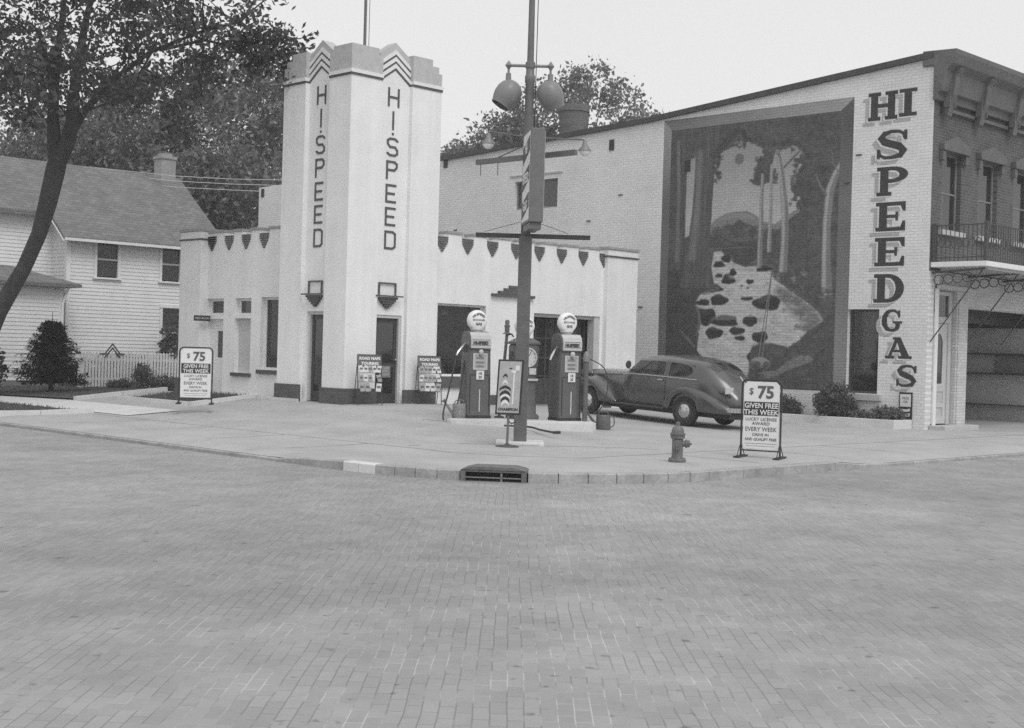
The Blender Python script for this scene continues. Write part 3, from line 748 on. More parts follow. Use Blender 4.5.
def inside(P):
    m = np.zeros((NH,NW),bool); n = len(P)
    for i in range(n):
        x1,y1 = P[i]; x2,y2 = P[(i+1)%n]
        if y1 == y2: continue
        c = ((GY<y1) != (GY<y2)) & (GX < (x2-x1)*(GY-y1)/(y2-y1)+x1); m ^= c
    return m.astype(float)
def blur(a, r):
    k = int(r)
    for _ in range(1 if k == 1 else 2):
        for ax in (0,1):
            acc = np.zeros_like(a)
            for d in range(-k,k+1): acc += np.roll(a,d,ax)
            a = acc/(2*k+1)
    return a
def lay(mask, val, soft=1, op=1.):
    global CV
    ys, xs_ = np.nonzero(mask)
    if len(ys) == 0: return
    pd = 3*int(soft)+2; y0,y1,x0_,x1_ = max(0,ys.min()-pd),min(NH,ys.max()+pd+1),max(0,xs_.min()-pd),min(NW,xs_.max()+pd+1)
    mk_ = mask[y0:y1,x0_:x1_]; v_ = val[y0:y1,x0_:x1_] if isinstance(val,np.ndarray) else val
    m = (blur(mk_,soft) if soft else mk_)*op; CV[y0:y1,x0_:x1_] = CV[y0:y1,x0_:x1_]*(1-m)+v_*m
def ppoly(pts, val, soft=1, op=1.): lay(inside(tow(pts)), val, soft, op)
def ell(cx, cy, rx, ry, rough=.15, flatb=False):
    c = tow([(cx,cy),(cx+rx,cy),(cx,cy+ry)]); gx_, gy_ = c[0]; ax = abs(c[1][0]-gx_); ay = abs(c[2][1]-gy_)
    u = (GX-gx_)/ax; v = (GY-gy_)/ay; 
    if flatb: v = np.where(v>0, v*1.45, v)
    ph = rng.random()*6; an = np.arctan2(v,u)
    return u, v, ((u*u+v*v) < (1+rough*np.sin(3*an+ph)+rough*.6*np.sin(5*an+2*ph))**2).astype(float)
def dabs(n, box, v0, v1, s0, s1, op=.75):
    for _ in range(n):
        u, v, m = ell(rng.uniform(box[0],box[2]),rng.uniform(box[1],box[3]),rng.uniform(s0,s1),rng.uniform(s0,s1)*.8,.3); lay(m,rng.uniform(v0,v1),1,op)
def limb(pts, w, val, soft=1):
    A = []; B = []
    for i,(x,y) in enumerate(pts):
        a = pts[max(0,i-1)]; b = pts[min(len(pts)-1,i+1)]; d = Vector((b[0]-a[0],b[1]-a[1])).normalized(); ww = w[i] if isinstance(w,(list,tuple)) else w
        A.append((x-d.y*ww/2,y+d.x*ww/2)); B.append((x+d.y*ww/2,y-d.x*ww/2))
    ppoly(A+B[::-1], val, soft)
def rimlimb(pts, w, base, lite):
    limb(pts,w,base+.05*(BARKN-.5)); limb([(x-ww*.22,y) for (x,y),ww in zip(pts,w)],[ww*.38 for ww in w],lite+.10*(BARKN-.5))
# forest behind: dark, leafy, a little paler low down
CV = .072+.085*(LEAFN-.35)+.03*SOFT
dabs(210,(670,120,850,240),.045,.125,1.,4.5,.6); dabs(140,(795,180,838,320),.05,.14,1.,4,.6); dabs(90,(664,230,712,350),.045,.11,1.2,4.5,.6)
# sky, brighter towards the hill
SKYV = .29+.17*np.clip((GY-60)/140,0,1)+.03*(SOFT-.5)+.02*(WATN-.5)
ppoly([(687,168),(691,160),(696,157),(695,180),(693,205),(691,235),(684,238),(686,205)],SKYV,1)
ppoly([(711,228),(713,190),(715,165),(719,152),(728,150),(735,143),(742,139),(748,142),(757,145),(763,149),(764,156),(757,160),(758,170),(753,181),(757,186),(765,180),(770,176),(773,162),(776,150),(784,148),(792,144),(800,148),(805,156),(802,166),(796,175),(794,186),(800,196),(803,206),(793,212),(786,219),(784,230),(760,232),(740,232)],SKYV,1)
dabs(9,(716,190,757,212),.37,.45,5,10,.35)
u,v,m = ell(739.5,159,4.6,5.6,.0); lay(m,.17,1)
# hills and distant bushes
ppoly([(709,226),(716,219),(724,214.5),(735,211.5),(748,211),(756,215),(762,221),(775,224),(786,216),(800,208),(800,240),(709,242)],.22+.05*(LEAFN-.5),1)
ppoly([(716,221),(726,216),(738,213.5),(750,214.5),(757,219),(748,219),(735,218),(724,220)],.28,1,.7)
ppoly([(709,237),(715,228),(722,229),(727,224),(733,225),(739,219.5),(745,223),(752,225),(757,231),(768,228),(778,230),(786,222),(796,214),(806,209),(812,262),(790,264),(770,258),(752,256),(737,262),(722,254),(709,248)],.085+.08*(LEAFN-.4),1)
dabs(60,(712,226,760,252),.07,.16,1.2,4); dabs(40,(760,230,800,262),.055,.13,1.2,4.5); dabs(16,(728,240,760,262),.10,.19,1.5,4)
ppoly([(722,255),(728,246),(738,241),(748,243),(757,240),(763,252),(752,263),(738,269),(726,263)],.075+.05*(LEAFN-.5),1)
# stream
WV = .42+.30*(WATN-.42)+.05*np.clip((GY-180)/160,0,1)
ppoly([(714,252),(721,251),(727,257),(734,263),(745,267),(757,266),(768,268),(775,280),(784,286),(797,296),(808,303),(818,312),(824,321),(808,330),(799,341),(788,347),(770,343),(757,351),(752,362),(748,391),(703,391),(701,358),(697,350),(699,334),(695,318),(694,303),(699,293),(713,288),(709,277),(712,265)],WV,1)
for p in (((705,296),(738,292),(770,296),(744,300)),((700,312),(716,309),(742,312),(722,316)),((706,343),(740,346),(768,338),(745,353)),((716,272),(735,268),(762,274),(740,278)),((768,318),(800,314),(812,318),(792,326)),((704,329),(722,331),(737,327),(720,325)),((752,311),(775,315),(796,311),(770,321)),((704,366),(724,362),(748,364),(726,372)),((716,258),(722,256),(730,262),(722,264))): ppoly(p,.54+.2*(WATN-.5),2,.75)
ppoly([(776,284),(790,290),(806,303),(818,312),(824,321),(812,331),(797,320),(786,308),(776,296)],.15+.2*(WATN-.4),5,.9)
for p in (((776,300),(790,303),(800,309),(788,307)),((784,312),(800,316),(811,316),(796,320)),((772,306),(786,310),(792,314),(780,312)),((770,322),(792,326),(800,331),(780,329))): ppoly(p,.42,1,.6)
dabs(70,(700,270,805,345),.2,.34,.8,2.6,.5); dabs(40,(700,345,750,390),.22,.5,.8,3,.4); dabs(10,(770,290,815,325),.10,.2,2,5,.6)
for cx,cy,rx,ry in ((726.5,259,5,5.5),(719,265,6,4),(728.5,280,7,6.5),(719,276,4,2.6),(733,273,3.6,4.6),(712,289,11,5),(750,282,4,3),(719,301,9,6.5),(747,299,6.5,2.4),(767,304,14,9),(703,303,7,4),(706,318,10,10.5),(725,322,13.5,6.5),(750,322,7.5,6.2),(714,334,8.7,7),(737,331.5,8,4.7),(740,338.5,5.5,3),(760,338,8,7),(758,353,7,8),(764,269,8,4),(742,286,1.6,1),(748,288,1.6,1),(770,360,22,14)):
    u,v,m = ell(cx,cy+ry*.25,rx*1.12,ry,.1); lay(m,.52,2,.5)
    u,v,m = ell(cx,cy,rx,ry,.09,True); lay(m,.04+.03*(LEAFN-.5)+.075*np.clip(-v-.25,0,1)*np.clip(1-abs(u+.2),0,1),1)
ppoly([(716,317),(722,315.5),(737,316.5),(736,319.5),(724,320.5),(715,320)],.17,1,.8); ppoly([(701,292),(706,290.5),(718,285.5),(721,288),(714,292.5),(703,295)],.14,1,.8); ppoly([(757,300),(764,296.5),(771,297.5),(768,301),(760,303)],.10,1,.7)
# banks
BK = .062+.06*(LEAFN-.4)
ppoly([(660,258),(700,260),(709,275),(713,287),(700,295),(696,302),(700,322),(696,338),(697,351),(704,358),(696,372),(700,392),(655,392)],BK,1)
dabs(50,(662,262,702,350),.04,.11,1.2,4.5,.7)
limb([(695,304),(699,314),(700,324),(696,336)],[1.5,2.6,2.6,1],.16); limb([(679,329),(688,339),(695,347)],[1,3.4,2],.14)
ppoly([(752,346),(762,342),(775,345),(788,349),(801,343),(811,332),(826,318),(836,300),(842,300),(842,392),(741,392),(748,374)],.085+.07*(LEAFN-.4),2)
dabs(70,(755,350,836,388),.05,.15,1.2,5,.6); dabs(26,(790,325,836,352),.07,.16,1.2,4,.6)
ppoly([(757,374),(765,371.5),(775,371),(788,362),(799,356),(808,355.5),(814,359.5),(806,364),(797,367),(786,371),(776,376.5),(764,378.5)],.20+.10*(BARKN-.5),1)
dabs(12,(786,356,812,364),.12,.26,1,2.2,.7)
# trunks
limb([(681,126),(681,170),(679,240),(677,270)],[13,11,12,17],.10+.08*(BARKN-.5)); limb([(679,140),(679,200),(677,262)],[3,3,4],.17+.05*(BARKN-.5),1)
limb([(706,124),(706,160),(702,210),(698,255),(697,288)],[34,19,19,23,36],.105+.08*(BARKN-.5)); limb([(701,150),(697,210),(692,260)],[5,5,7],.18+.06*(BARKN-.5),2)
limb([(712,158),(722,148),(731,138),(740,128)],[7,6.5,6,6],.075,1); limb([(743,130),(746,140),(744,149)],[5,3.5,1.5],.06,1)
# hanging leaves along the sky's edge
for bx4 in ((714,138,766,147),(756,150,768,182),(790,150,806,210),(714,150,721,182),(768,140,800,150),(754,168,776,184)): dabs(34,bx4,.05,.11,1.,3.2,.85)
for c in ((763,175,6,5),(757,181,6,3.5),(768,164,5,8),(773,173,3.5,4),(801,160,5,5),(799,188,5.5,11),(807,198,8,12)):
    u,v,m = ell(*c,.35); lay(m,.08+.06*(LEAFN-.4),1,.95)
rimlimb([(763,174),(761.5,210),(759.5,268)],[3,4,5.4],.2,.36); rimlimb([(772,164),(771,205),(769,252)],[2.4,3,4],.24,.40)
rimlimb([(778,150),(782,176),(785,205),(785,240),(783,272)],[3.6,5.5,7,7.4,9],.2,.37); limb([(784,168),(791,160),(801,150)],[1.6,2.2,1.4],.12); limb([(779,156),(774,147)],[1.6,1.2],.14)
rimlimb([(844,158),(836,174),(830,190),(827,222),(826,258),(827,298)],[3,7,8.5,8,8.5,12],.21,.38); limb([(827,196),(821,186),(815,173)],[1.8,2,1],.19); limb([(838,171),(834,164),(832,156)],[1.4,1.8,.8],.17)
dabs(24,(818,286,836,302),.06,.15,1.2,3,.7)
CV += rng.normal(0,.012,CV.shape)*(.4+CV*2); CV = np.clip(CV,.03,.6)
# painted frame: four bevels
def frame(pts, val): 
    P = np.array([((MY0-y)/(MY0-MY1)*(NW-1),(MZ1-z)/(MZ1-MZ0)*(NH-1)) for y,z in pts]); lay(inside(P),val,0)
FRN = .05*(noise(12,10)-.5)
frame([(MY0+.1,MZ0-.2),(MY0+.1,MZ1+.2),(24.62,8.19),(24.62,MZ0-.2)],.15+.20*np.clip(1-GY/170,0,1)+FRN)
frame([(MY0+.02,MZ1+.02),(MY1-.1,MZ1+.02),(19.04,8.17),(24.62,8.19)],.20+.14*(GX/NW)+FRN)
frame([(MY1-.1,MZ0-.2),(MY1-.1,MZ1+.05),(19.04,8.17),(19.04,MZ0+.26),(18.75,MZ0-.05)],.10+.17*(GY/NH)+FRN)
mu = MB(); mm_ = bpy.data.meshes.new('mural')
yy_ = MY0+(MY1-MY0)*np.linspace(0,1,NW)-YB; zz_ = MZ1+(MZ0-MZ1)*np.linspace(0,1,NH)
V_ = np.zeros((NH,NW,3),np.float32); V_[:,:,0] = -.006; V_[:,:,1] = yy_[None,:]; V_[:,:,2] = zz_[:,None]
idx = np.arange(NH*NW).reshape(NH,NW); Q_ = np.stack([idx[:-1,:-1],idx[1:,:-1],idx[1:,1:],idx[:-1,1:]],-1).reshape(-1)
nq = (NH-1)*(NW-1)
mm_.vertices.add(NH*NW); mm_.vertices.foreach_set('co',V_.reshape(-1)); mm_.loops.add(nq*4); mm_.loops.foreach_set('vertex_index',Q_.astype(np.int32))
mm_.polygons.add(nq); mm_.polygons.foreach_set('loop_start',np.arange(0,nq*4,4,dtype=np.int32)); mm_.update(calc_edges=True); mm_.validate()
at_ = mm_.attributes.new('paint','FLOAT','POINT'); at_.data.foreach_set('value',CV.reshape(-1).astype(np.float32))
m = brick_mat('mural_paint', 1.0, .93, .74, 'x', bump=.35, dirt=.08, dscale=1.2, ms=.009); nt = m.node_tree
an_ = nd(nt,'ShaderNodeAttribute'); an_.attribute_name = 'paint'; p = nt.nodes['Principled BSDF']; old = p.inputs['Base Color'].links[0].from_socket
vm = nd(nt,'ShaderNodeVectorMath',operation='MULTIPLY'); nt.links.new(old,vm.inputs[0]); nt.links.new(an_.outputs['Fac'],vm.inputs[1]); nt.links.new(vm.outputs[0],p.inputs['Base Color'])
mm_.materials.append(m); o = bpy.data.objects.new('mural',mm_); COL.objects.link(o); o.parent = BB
# ---- slab serif letters HI SPEED GAS with painted block shadows
def slab(ch, sw=.24, sl=.13):
    """pieces in a unit box: quads as point lists"""
    P = []
    R_ = lambda a,b,c,d: P.append([(a,c),(b,c),(b,d),(a,d)])
    def arcp(cx,cy,rx,ry,tx,ty,a0,a1,n=10):
        for i in range(n):
            t0 = rad(a0+(a1-a0)*i/n); t1 = rad(a0+(a1-a0)*(i+1)/n)
            P.append([(cx+rx*math.cos(t0),cy+ry*math.sin(t0)),(cx+rx*math.cos(t1),cy+ry*math.sin(t1)),(cx+(rx-tx)*math.cos(t1),cy+(ry-ty)*math.sin(t1)),(cx+(rx-tx)*math.cos(t0),cy+(ry-ty)*math.sin(t0))])
    def stem(c, w=sw, sf=.11): R_(c-w/2,c+w/2,sl,1-sl); R_(c-w/2-sf,c+w/2+sf,0,sl); R_(c-w/2-sf,c+w/2+sf,1-sl,1)
    if ch == 'I': stem(.5,.42,.29)
    if ch == 'H': stem(.21,.24,.09); stem(.79,.24,.09); R_(.33,.67,.44,.58)
    if ch == 'P': stem(.24,.26,.11); arcp(.48,.72,.52,.28,.27,.13,-90,90); R_(.48,.49,.44,.57); R_(.37,.48,.44,.57); R_(.48,.485,.87,1)
    if ch == 'D': stem(.24,.26,.11); arcp(.46,.5,.54,.5,.27,.13,-90,90,14)
    if ch == 'E': 
        stem(.24,.26,.11); R_(.48,.98,0,sl); R_(.48,.98,1-sl,1); R_(.37,.66,.45,.56)
        P.append([(.82,sl),(.98,sl),(.98,.34),(.9,.34)]); P.append([(.82,1-sl),(.98,1-sl),(.98,.68),(.9,.68)]); R_(.66,.74,.36,.65)
    if ch == 'A':
        P.append([(.42,1),(.60,1),(.97,sl),(.66,sl)]); P.append([(.42,1),(.50,.80),(.24,sl),(.12,sl)]); R_(.32,.66,.3,.41); R_(0,.36,0,sl); R_(.54,1.08,0,sl); R_(.3,.42,.89,1)
    if ch in 'SG':
        if ch == 'S':
            pts = [(.06,.30,.10),(.09,.16,.10),(.25,.06,.11),(.50,.055,.12),(.76,.11,.19),(.86,.27,.25),(.72,.42,.25),(.48,.51,.25),(.24,.60,.25),(.13,.74,.24),(.24,.88,.18),(.47,.945,.12),(.70,.93,.11),(.85,.85,.10),(.90,.70,.10)]
        else:
            pts = [(.90,.70,.10),(.84,.85,.12),(.66,.945,.12),(.48,.95,.12),(.28,.87,.2),(.14,.66,.26),(.13,.5,.28),(.14,.34,.26),(.28,.13,.2),(.48,.055,.12),(.66,.07,.14),(.82,.18,.22),(.84,.40,.24)]
        L_ = []; R2 = []
        for i,(x,y,w_) in enumerate(pts):
            a = pts[max(0,i-1)]; b = pts[min(len(pts)-1,i+1)]; d = Vector((b[0]-a[0],b[1]-a[1])).normalized()
            L_.append((x-d.y*w_/2,y+d.x*w_/2)); R2.append((x+d.y*w_/2,y-d.x*w_/2))
        for i in range(len(pts)-1): P.append([L_[i],L_[i+1],R2[i+1],R2[i]])
        if ch == 'S': R_(.0,.10,.04,.36); R_(.87,.97,.64,.96)
        else: R_(.86,.95,.64,.96); R_(.58,1.06,.37,.47)
    return P
LET = [('H',868.6,897.8,92,120),('I',899.5,917,88.5,116),('S',877.4,908,129.8,159),('P',877,908,166.5,195.5),('E',876,906,202,231),('E',874.8,905,237.5,266),('D',874,904,274,302.6),('G',882,901,309.5,331.7),('A',885.6,910,337.2,358.7),('S',896.6,917,364.8,387)]
q = MB(); k = 0
for ch,xl,xr,yt,yb in LET:
    ym = (yt+yb)/2; yl = PX(xl,ym,XB)[0]; yr = PX(xr,ym,XB)[0]; zt = PX((xl+xr)/2,yt,XB)[1]; zb2 = PX((xl+xr)/2,yb,XB)[1]
    for pas,(dy,dz,base,mi) in enumerate(((.16,-.13,.003,1),(.045,-.035,.007,2),(0,0,.012,0))):
        for j, pc in enumerate(slab(ch)):
            k += 1
            q.prism([(yl+(yr-yl)*u+dy, zb2+(zt-zb2)*v+dz) for u,v in pc],'x',XB-base-.00013*j,XB-.0005,mi)
MAT['letter_shadow'] = brick_mat('letter_shadow', .44, .40, .33, 'x', bump=.4, dirt=.1, ms=.009)
MAT['letter_black'] = brick_mat('letter_black', .055, .045, .04, 'x', bump=.4, dirt=.15, ms=.009)
part(q,'painted_lettering',['letter_black','letter_shadow','white_brick_side'],BB)
# little framed poster below the letters
ya, za = PX(900,392,XB); yb_, zb3 = PX(912,421,XB)
q = MB(); q.box(XB-.03,XB-.001,yb_,ya,zb3,za,0); q.box(XB-.034,XB-.0305,yb_+.03,ya-.03,za-.36,za-.05,1)
q.prism([(ya-.04,za-.42),(yb_+.14,za-.43),(yb_+.05,za-.40),(yb_+.05,za-.47),(ya-.12,za-.50)],'x',XB-.035,XB-.0305,1)
q.prism([(ya-.04,za-.55),(yb_+.05,za-.52),(yb_+.06,za-.60),(ya-.1,za-.62)],'x',XB-.035,XB-.0305,1)
text_mb(q,'FREE\nAIR',.09,lambda u,v,d:(XB-.0345-d,(ya+yb_)/2-u,za-.18+v),.002,0)
part(q,'framed_poster',['sign_black','sign_white'],BB)

# ---- street front
mb = MB(); mb.wall('y',YB,YB+.3,XB+.301,44.5,3.95,9.0,[(31.40,32.42,5.0,6.95),(33.38,34.45,5.0,6.95),(35.4,36.5,5.0,6.95)]); part(mb,'front_wall','red_brick_front',BB)
part(MB().box(XB+.0,XB+.3,YB-.012,YB-.001,3.95,9.0),'front_corner','red_brick_front',BB)
mb = MB(); mb.wall('y',YB-.02,YB+.28,XB+.302,44.5,-.2,3.949,[(31.2,32.38,.1,3.5),(32.98,38.5,-.3,3.1)]); part(mb,'shop_wall','white_brick_front',BB)
# cornice
q = MB(); q.prism([(YB-.002,8.15),(YB-.12,8.15),(YB-.14,8.32),(YB-.25,8.36),(YB-.34,8.85),(YB-.52,9.0),(YB-.60,9.22),(YB-.60,9.34),(YB+.3,9.38),(YB+.3,9.0),(YB-.002,9.0)],'y' if 0 else 'x',XB-.08,44.5)
part(q,'cornice','cornice_grey',BB,bevel=.015)
q = MB()
for x in (31.3,33.0,34.9,36.8):
    q.prism([(YB-.13,7.85),(YB-.22,7.8),(YB-.26,8.05),(YB-.36,8.3),(YB-.42,8.75),(YB-.55,8.95),(YB-.3,8.95),(YB-.13,8.5)],'x',x-.11,x+.11)
    q.box(x-.16,x-.115,YB-.3,YB-.13,8.0,8.5); q.box(x+.115,x+.16,YB-.3,YB-.13,8.0,8.5)
parts(q,'cornice_bracket','cornice_grey',BB)
q = MB(); q.box(XB+.35,44.4,YB-.10,YB-.003,7.94,8.02); part(q,'frieze_moulding','cornice_grey',BB)
for i,(a,b) in enumerate(((31.40,32.42),(33.38,34.45),(35.4,36.5))):
    o = window('y',a,b,YB+.12,5.0,6.95,[('h',5.95)],fm='mid_grey',gl='glass_dark',parent=BB,nm='upper_window')
    part(MB().box(a+.07,b-.25,YB+.16,YB+.165,5.98,6.88),'blind','dial_white',o)
    q = MB(); m_ = (a+b)/2
    q.prism([(a-.18,6.96),(b+.18,6.96),(b+.2,7.14),(b+.1,7.17),(m_,7.36),(a-.1,7.17),(a-.2,7.14)],'y',YB-.16,YB-.001); q.box(a-.17,a-.02,YB-.12,YB-.001,6.72,6.955); q.box(b+.02,b+.17,YB-.12,YB-.001,6.72,6.955)
    part(q,'window_hood','cornice_grey',BB,bevel=.012)
    part(MB().box(a-.1,b+.1,YB-.12,YB-.001,4.88,4.995),'stone_sill','cap_grey',BB)
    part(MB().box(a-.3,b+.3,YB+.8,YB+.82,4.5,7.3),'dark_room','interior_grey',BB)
# balcony with iron railing
YK = 14.95
BA = part(MB().box(XB+.02,44,YK,YB-.025,4.03,4.155),'balcony','white_paint',BB,bevel=.01)
q = MB()
def railbar(x,y): q.tube([(x,y,4.156),(x,y,5.05)],.012,5)
for i in range(13): railbar(XB+.08,YK+.06+i*.115)
for i in range(60): railbar(XB+.08+i*.13,YK+.06)
for z in (4.26,5.05):
    q.bar((XB+.08,YK+.06,z),(XB+.08,YB-.02,z),.03); q.bar((XB+.08,YK+.06,z),(39,YK+.06,z),.03)
for i in range(8):
    y = YK+.25+i*.16
    q.tube([(XB+.08,y+.07*math.cos(t*PI/5),4.62+.11*math.sin(t*PI/5)) for t in range(11)],.011,5)
for i in range(24):
    x = XB+.3+i*.26
    q.tube([(x+.09*math.cos(t*PI/5),YK+.06,4.62+.12*math.sin(t*PI/5)) for t in range(11)],.011,5)
q.box(XB+.04,XB+.13,YB-.14,YB-.03,4.156,5.1); q.box(XB+.04,XB+.12,YK+.02,YK+.10,4.156,5.12)
part(q,'railing','trim_dark',BA)
q = MB()
for x in (XB+.12,XB+2.05,XB+4.0): q.tube([(x,YB-.03,2.2),(x+.1,YK+.15,4.02)],.016,6)
for x in (XB+.12,XB+2.05,XB+4.0):
    q.bar((x,YB-.03,3.9),(x,YK+.1,3.98),.05,.05)
    for k_ in range(4): q.tube([(x,YB-.2-.25*k_+.13*math.cos(t*PI/4),3.72+.02*k_+.12*math.sin(t*PI/4)) for t in range(9)],.014,5)
parts(q,'balcony_bracket','trim_dark',BA)
q = MB()
for i in range(7): q.box(XB+.3,43,YK+.1+i*.2,YK+.13+i*.2,3.96,4.03)
part(q,'joist','cap_grey',BA)
# shop door
q = MB(); q.box(31.22,31.36,YB+.10,YB+.2,.12,3.48); q.box(32.2,32.36,YB+.10,YB+.2,.12,3.48); q.box(31.361,32.199,YB+.10,YB+.2,2.68,2.84); q.box(31.361,32.199,YB+.1,YB+.2,3.38,3.48)
part(q,'shop_door_frame','light_grey',BB)
part(MB().box(31.36,32.2,YB+.14,YB+.15,2.84,3.38),'transom','glass_dark',BB)
dq = MB(); dq.wall('y',YB+.13,YB+.18,31.365,32.195,.14,2.67,[(31.58,31.98,1.15,2.42),(31.5,32.06,.3,.55),(31.5,32.06,.65,.95)]); SD = part(dq,'shop_door','light_grey',BB)
q = MB(); q.box(31.5,32.06,YB+.15,YB+.17,.3,.55); q.box(31.5,32.06,YB+.15,YB+.17,.65,.95); part(q,'door_panel','cap_grey',SD)
part(MB().box(31.58,31.98,YB+.15,YB+.155,1.15,2.42),'pane','glass_dark',SD)
q = MB(); 
for s_ in (-1,1): q.prism([(31.78+s_*.201,2.2),(31.78+s_*.201,2.421),(31.78,2.421),(31.78+s_*.08,2.39),(31.78+s_*.15,2.32)],'y',YB+.131,YB+.179)
part(q,'arched_head','light_grey',SD)
part(MB().lathe([(.02,0),(.03,.03),(.02,.06)],(31.45,YB+.13,1.05),(0,-1,0),10),'door_knob','brass',SD)
part(MB().box(31.1,32.9,YB-.45,YB-.021,-.1,.12),'doorstep','cap_grey',BB,bevel=.012)
part(MB().box(XB+.31,XB+.45,YB-.06,YB-.021,.0,3.9),'corner_pilaster','white_paint',BB); part(MB().box(32.45,32.93,YB-.05,YB-.021,.0,3.3),'bay_pilaster','white_brick_front',BB)
part(MB().box(XB+.31,33.0,YB-.12,YB-.021,3.52,3.62),'shop_ledge','light_grey',BB)
# open bay: room with shelves behind
q = MB(); q.box(32.6,38.6,20.5,20.6,-.2,3.4); q.box(38.5,38.6,YB+.3,20.5,-.2,3.4); q.box(32.5,32.6,YB+.3,20.5,-.2,3.4); q.box(32.6,38.5,YB+.3,20.5,3.3,3.4); part(q,'bay_interior','light_grey',BB)
q = MB()
for z,y1,h in ((.48,20.4,.03),(1.38,20.4,.05),(1.96,19.0,.05)): q.box(38.2,38.49,16.75,y1,z,z+h)
parts(q,'shelf','dark_wood',BB)
q = MB(); q.box(38.42,38.49,16.75,20.4,2.75,3.29); q.box(32.99,38.4,17.6,17.75,2.8,3.29); parts(q,'beam','dark_wood',BB)
q = MB(); q.box(38.40,38.49,16.9,18.2,1.44,1.95); part(q,'hanging_board','mid_grey',BB)
# ---- chimney on the roof
cq = MB(); cq.lathe([(.40,7.9),(.44,8.9),(.47,9.15),(.48,9.30),(.515,9.31),(.52,9.52),(.44,9.53),(.42,9.2)],(31.7,29.25,0),n=18); ch = part(cq,'chimney','chimney_brick',BB,smooth=True)
# ------------------------------------------------------------------ raised bed along the wall
q = MB(); q.box(30.0,30.16,16.75,25.5,-.2,.24); q.box(30.161,30.88,16.75,16.9,-.2,.24)
pl = tag(q.build('planter_bed',['concrete_light'],bevel=.012),'low white concrete planter kerb running under the mural wall','planter')
MB().box(30.161,30.88,16.9,25.5,-.2,.19).build('soil','soil',pl)

# ------------------------------------------------------------------ clapboard house
HX0, HX1, HY0, HY1 = 23.15, 29.3, 46.0, 53.0
HO = thing('house','white clapboard house with a shingled gable roof behind the picket fence','house',(HX0,HY0,.3))
def clap(q, plane, d, u0, u1, z0, z1, sgn=-1, step=.135, ops=(), poly=None):
    z = z0
    while z < z1-.01:
        zt = min(z+step, z1)
        segs = [(u0,u1)]
        if poly: a, b = poly(z+.0); segs = [(max(u0,a),min(u1,b))]
        for o in ops:
            if o[2] < zt-.02 and o[3] > z+.02:
                ns = []
                for a, b in segs:
                    if o[0] > a: ns.append((a,min(b,o[0])))
                    if o[1] < b: ns.append((max(a,o[1]),b))
                segs = [x for x in ns if x[1]-x[0] > .01]
        for a, b in segs:
            if b-a < .02: continue
            e = .019
            if plane == 'y': q.add([(a,d,zt),(b,d,zt),(b,d+sgn*e,z),(a,d+sgn*e,z),(b,d,z),(a,d,z)],[(0,1,2,3),(3,2,4,5)])
            else: q.add([(d,a,zt),(d,b,zt),(d+sgn*e,b,z),(d+sgn*e,a,z),(d,b,z),(d,a,z)],[(0,1,2,3),(3,2,4,5)])
        z += step
hw = [(24.3,25.14,4.02,5.26),(26.98,27.75,4.02,5.24),(27.05,27.9,1.1,2.96)]
q = MB(); clap(q,'y',HY0,HX0+.12,HX1-.12,.2,5.45,ops=hw); part(q,'siding','siding',HO,recalc=False)
def gable(z): k_ = cl((z-5.5)/2.85); return (HY0+3.5*k_, HY1-3.5*k_)
HXL, HYL = 12.5, 47.15
q = MB(); clap(q,'x',HX0,HY0+.12,HYL,.2,6.3,poly=lambda z: (max(HY0+.12,HY0+(z-5.5)/.83),HYL)); clap(q,'y',HYL,HXL,HX0,.2,6.25); part(q,'side_siding','siding',HO,recalc=False)
part(MB().box(HXL,HX0+.05,HYL+.1,HY1-.25,.1,6.2),'left_core','interior_grey',HO)
q = MB(); q.box(HX0+.02,HX1-.02,HY0+.25,HY1-.25,.1,5.4); q.prism([(HY0+.3,5.4),(HY1-.3,5.4),(HY0+3.5,8.25)],'x',HX0+.03,HX1-.03); part(q,'house_core','interior_grey',HO)
q = MB(); q.box(HX0-.035,HX0+.12,HY0-.04,HY0+.12,.1,5.45); q.box(HX1-.12,HX1+.035,HY0-.04,HY0+.12,.1,5.45); parts(q,'corner_board','white_paint',HO)
for a,b,z0,z1 in hw:
    q = MB(); d0,d1 = HY0-.06,HY0+.05
    q.box(a-.11,a,d0,d1,z0-.05,z1+.0); q.box(b,b+.11,d0,d1,z0-.05,z1+.0); q.box(a-.13,b+.13,d0-.02,d1,z1+.001,z1+.13); q.box(a-.15,b+.15,d0-.05,d1,z0-.11,z0-.051)
    o = part(q,'window','siding',HO); g = MB(); g.box(a,b,HY0+.0,HY0+.04,(z0+z1)/2-.03,(z0+z1)/2+.03); part(g,'sash','cap_grey',o)
    part(MB().box(a,b,HY0+.03,HY0+.035,z0,z1),'pane','glass_dark',o)
    part(MB().box(a,b,HY0+.06,HY0+.065,z0+(z1-z0)*.5,z1),'blind','mid_grey',o)
# roof: two slabs, ridge at y=49.5
rf = MB(); t = .14; rz0, rz1 = 5.42, 8.32; x0, x1 = HX0-.35, HX1+.45
ye = HYL-.45; k_ = (ye-HY0+.42)/(49.5-HY0+.42); ze_ = 5.22+k_*(rz1-.02-5.22); zf_ = 5.36+k_*(rz1+.13-5.36)
rf.prism([(HY0-.42,5.22),(49.5,rz1-.02),(49.5,rz1+.13),(HY0-.42,5.36)],'x',x0,x1); rf.prism([(ye,ze_),(49.5,rz1-.02),(49.5,rz1+.13),(ye,zf_)],'x',HXL-.4,x0-.002); rf.prism([(HY1+.42,5.22),(49.5,rz1-.02),(49.5,rz1+.13),(HY1+.42,5.36)],'x',HXL-.4,x0-.002); rf.prism([(HY1+.42,5.22),(49.5,rz1-.02),(49.5,rz1+.13),(HY1+.42,5.36)],'x',x0,x1)
RF = part(rf,'roof','shingles',HO)
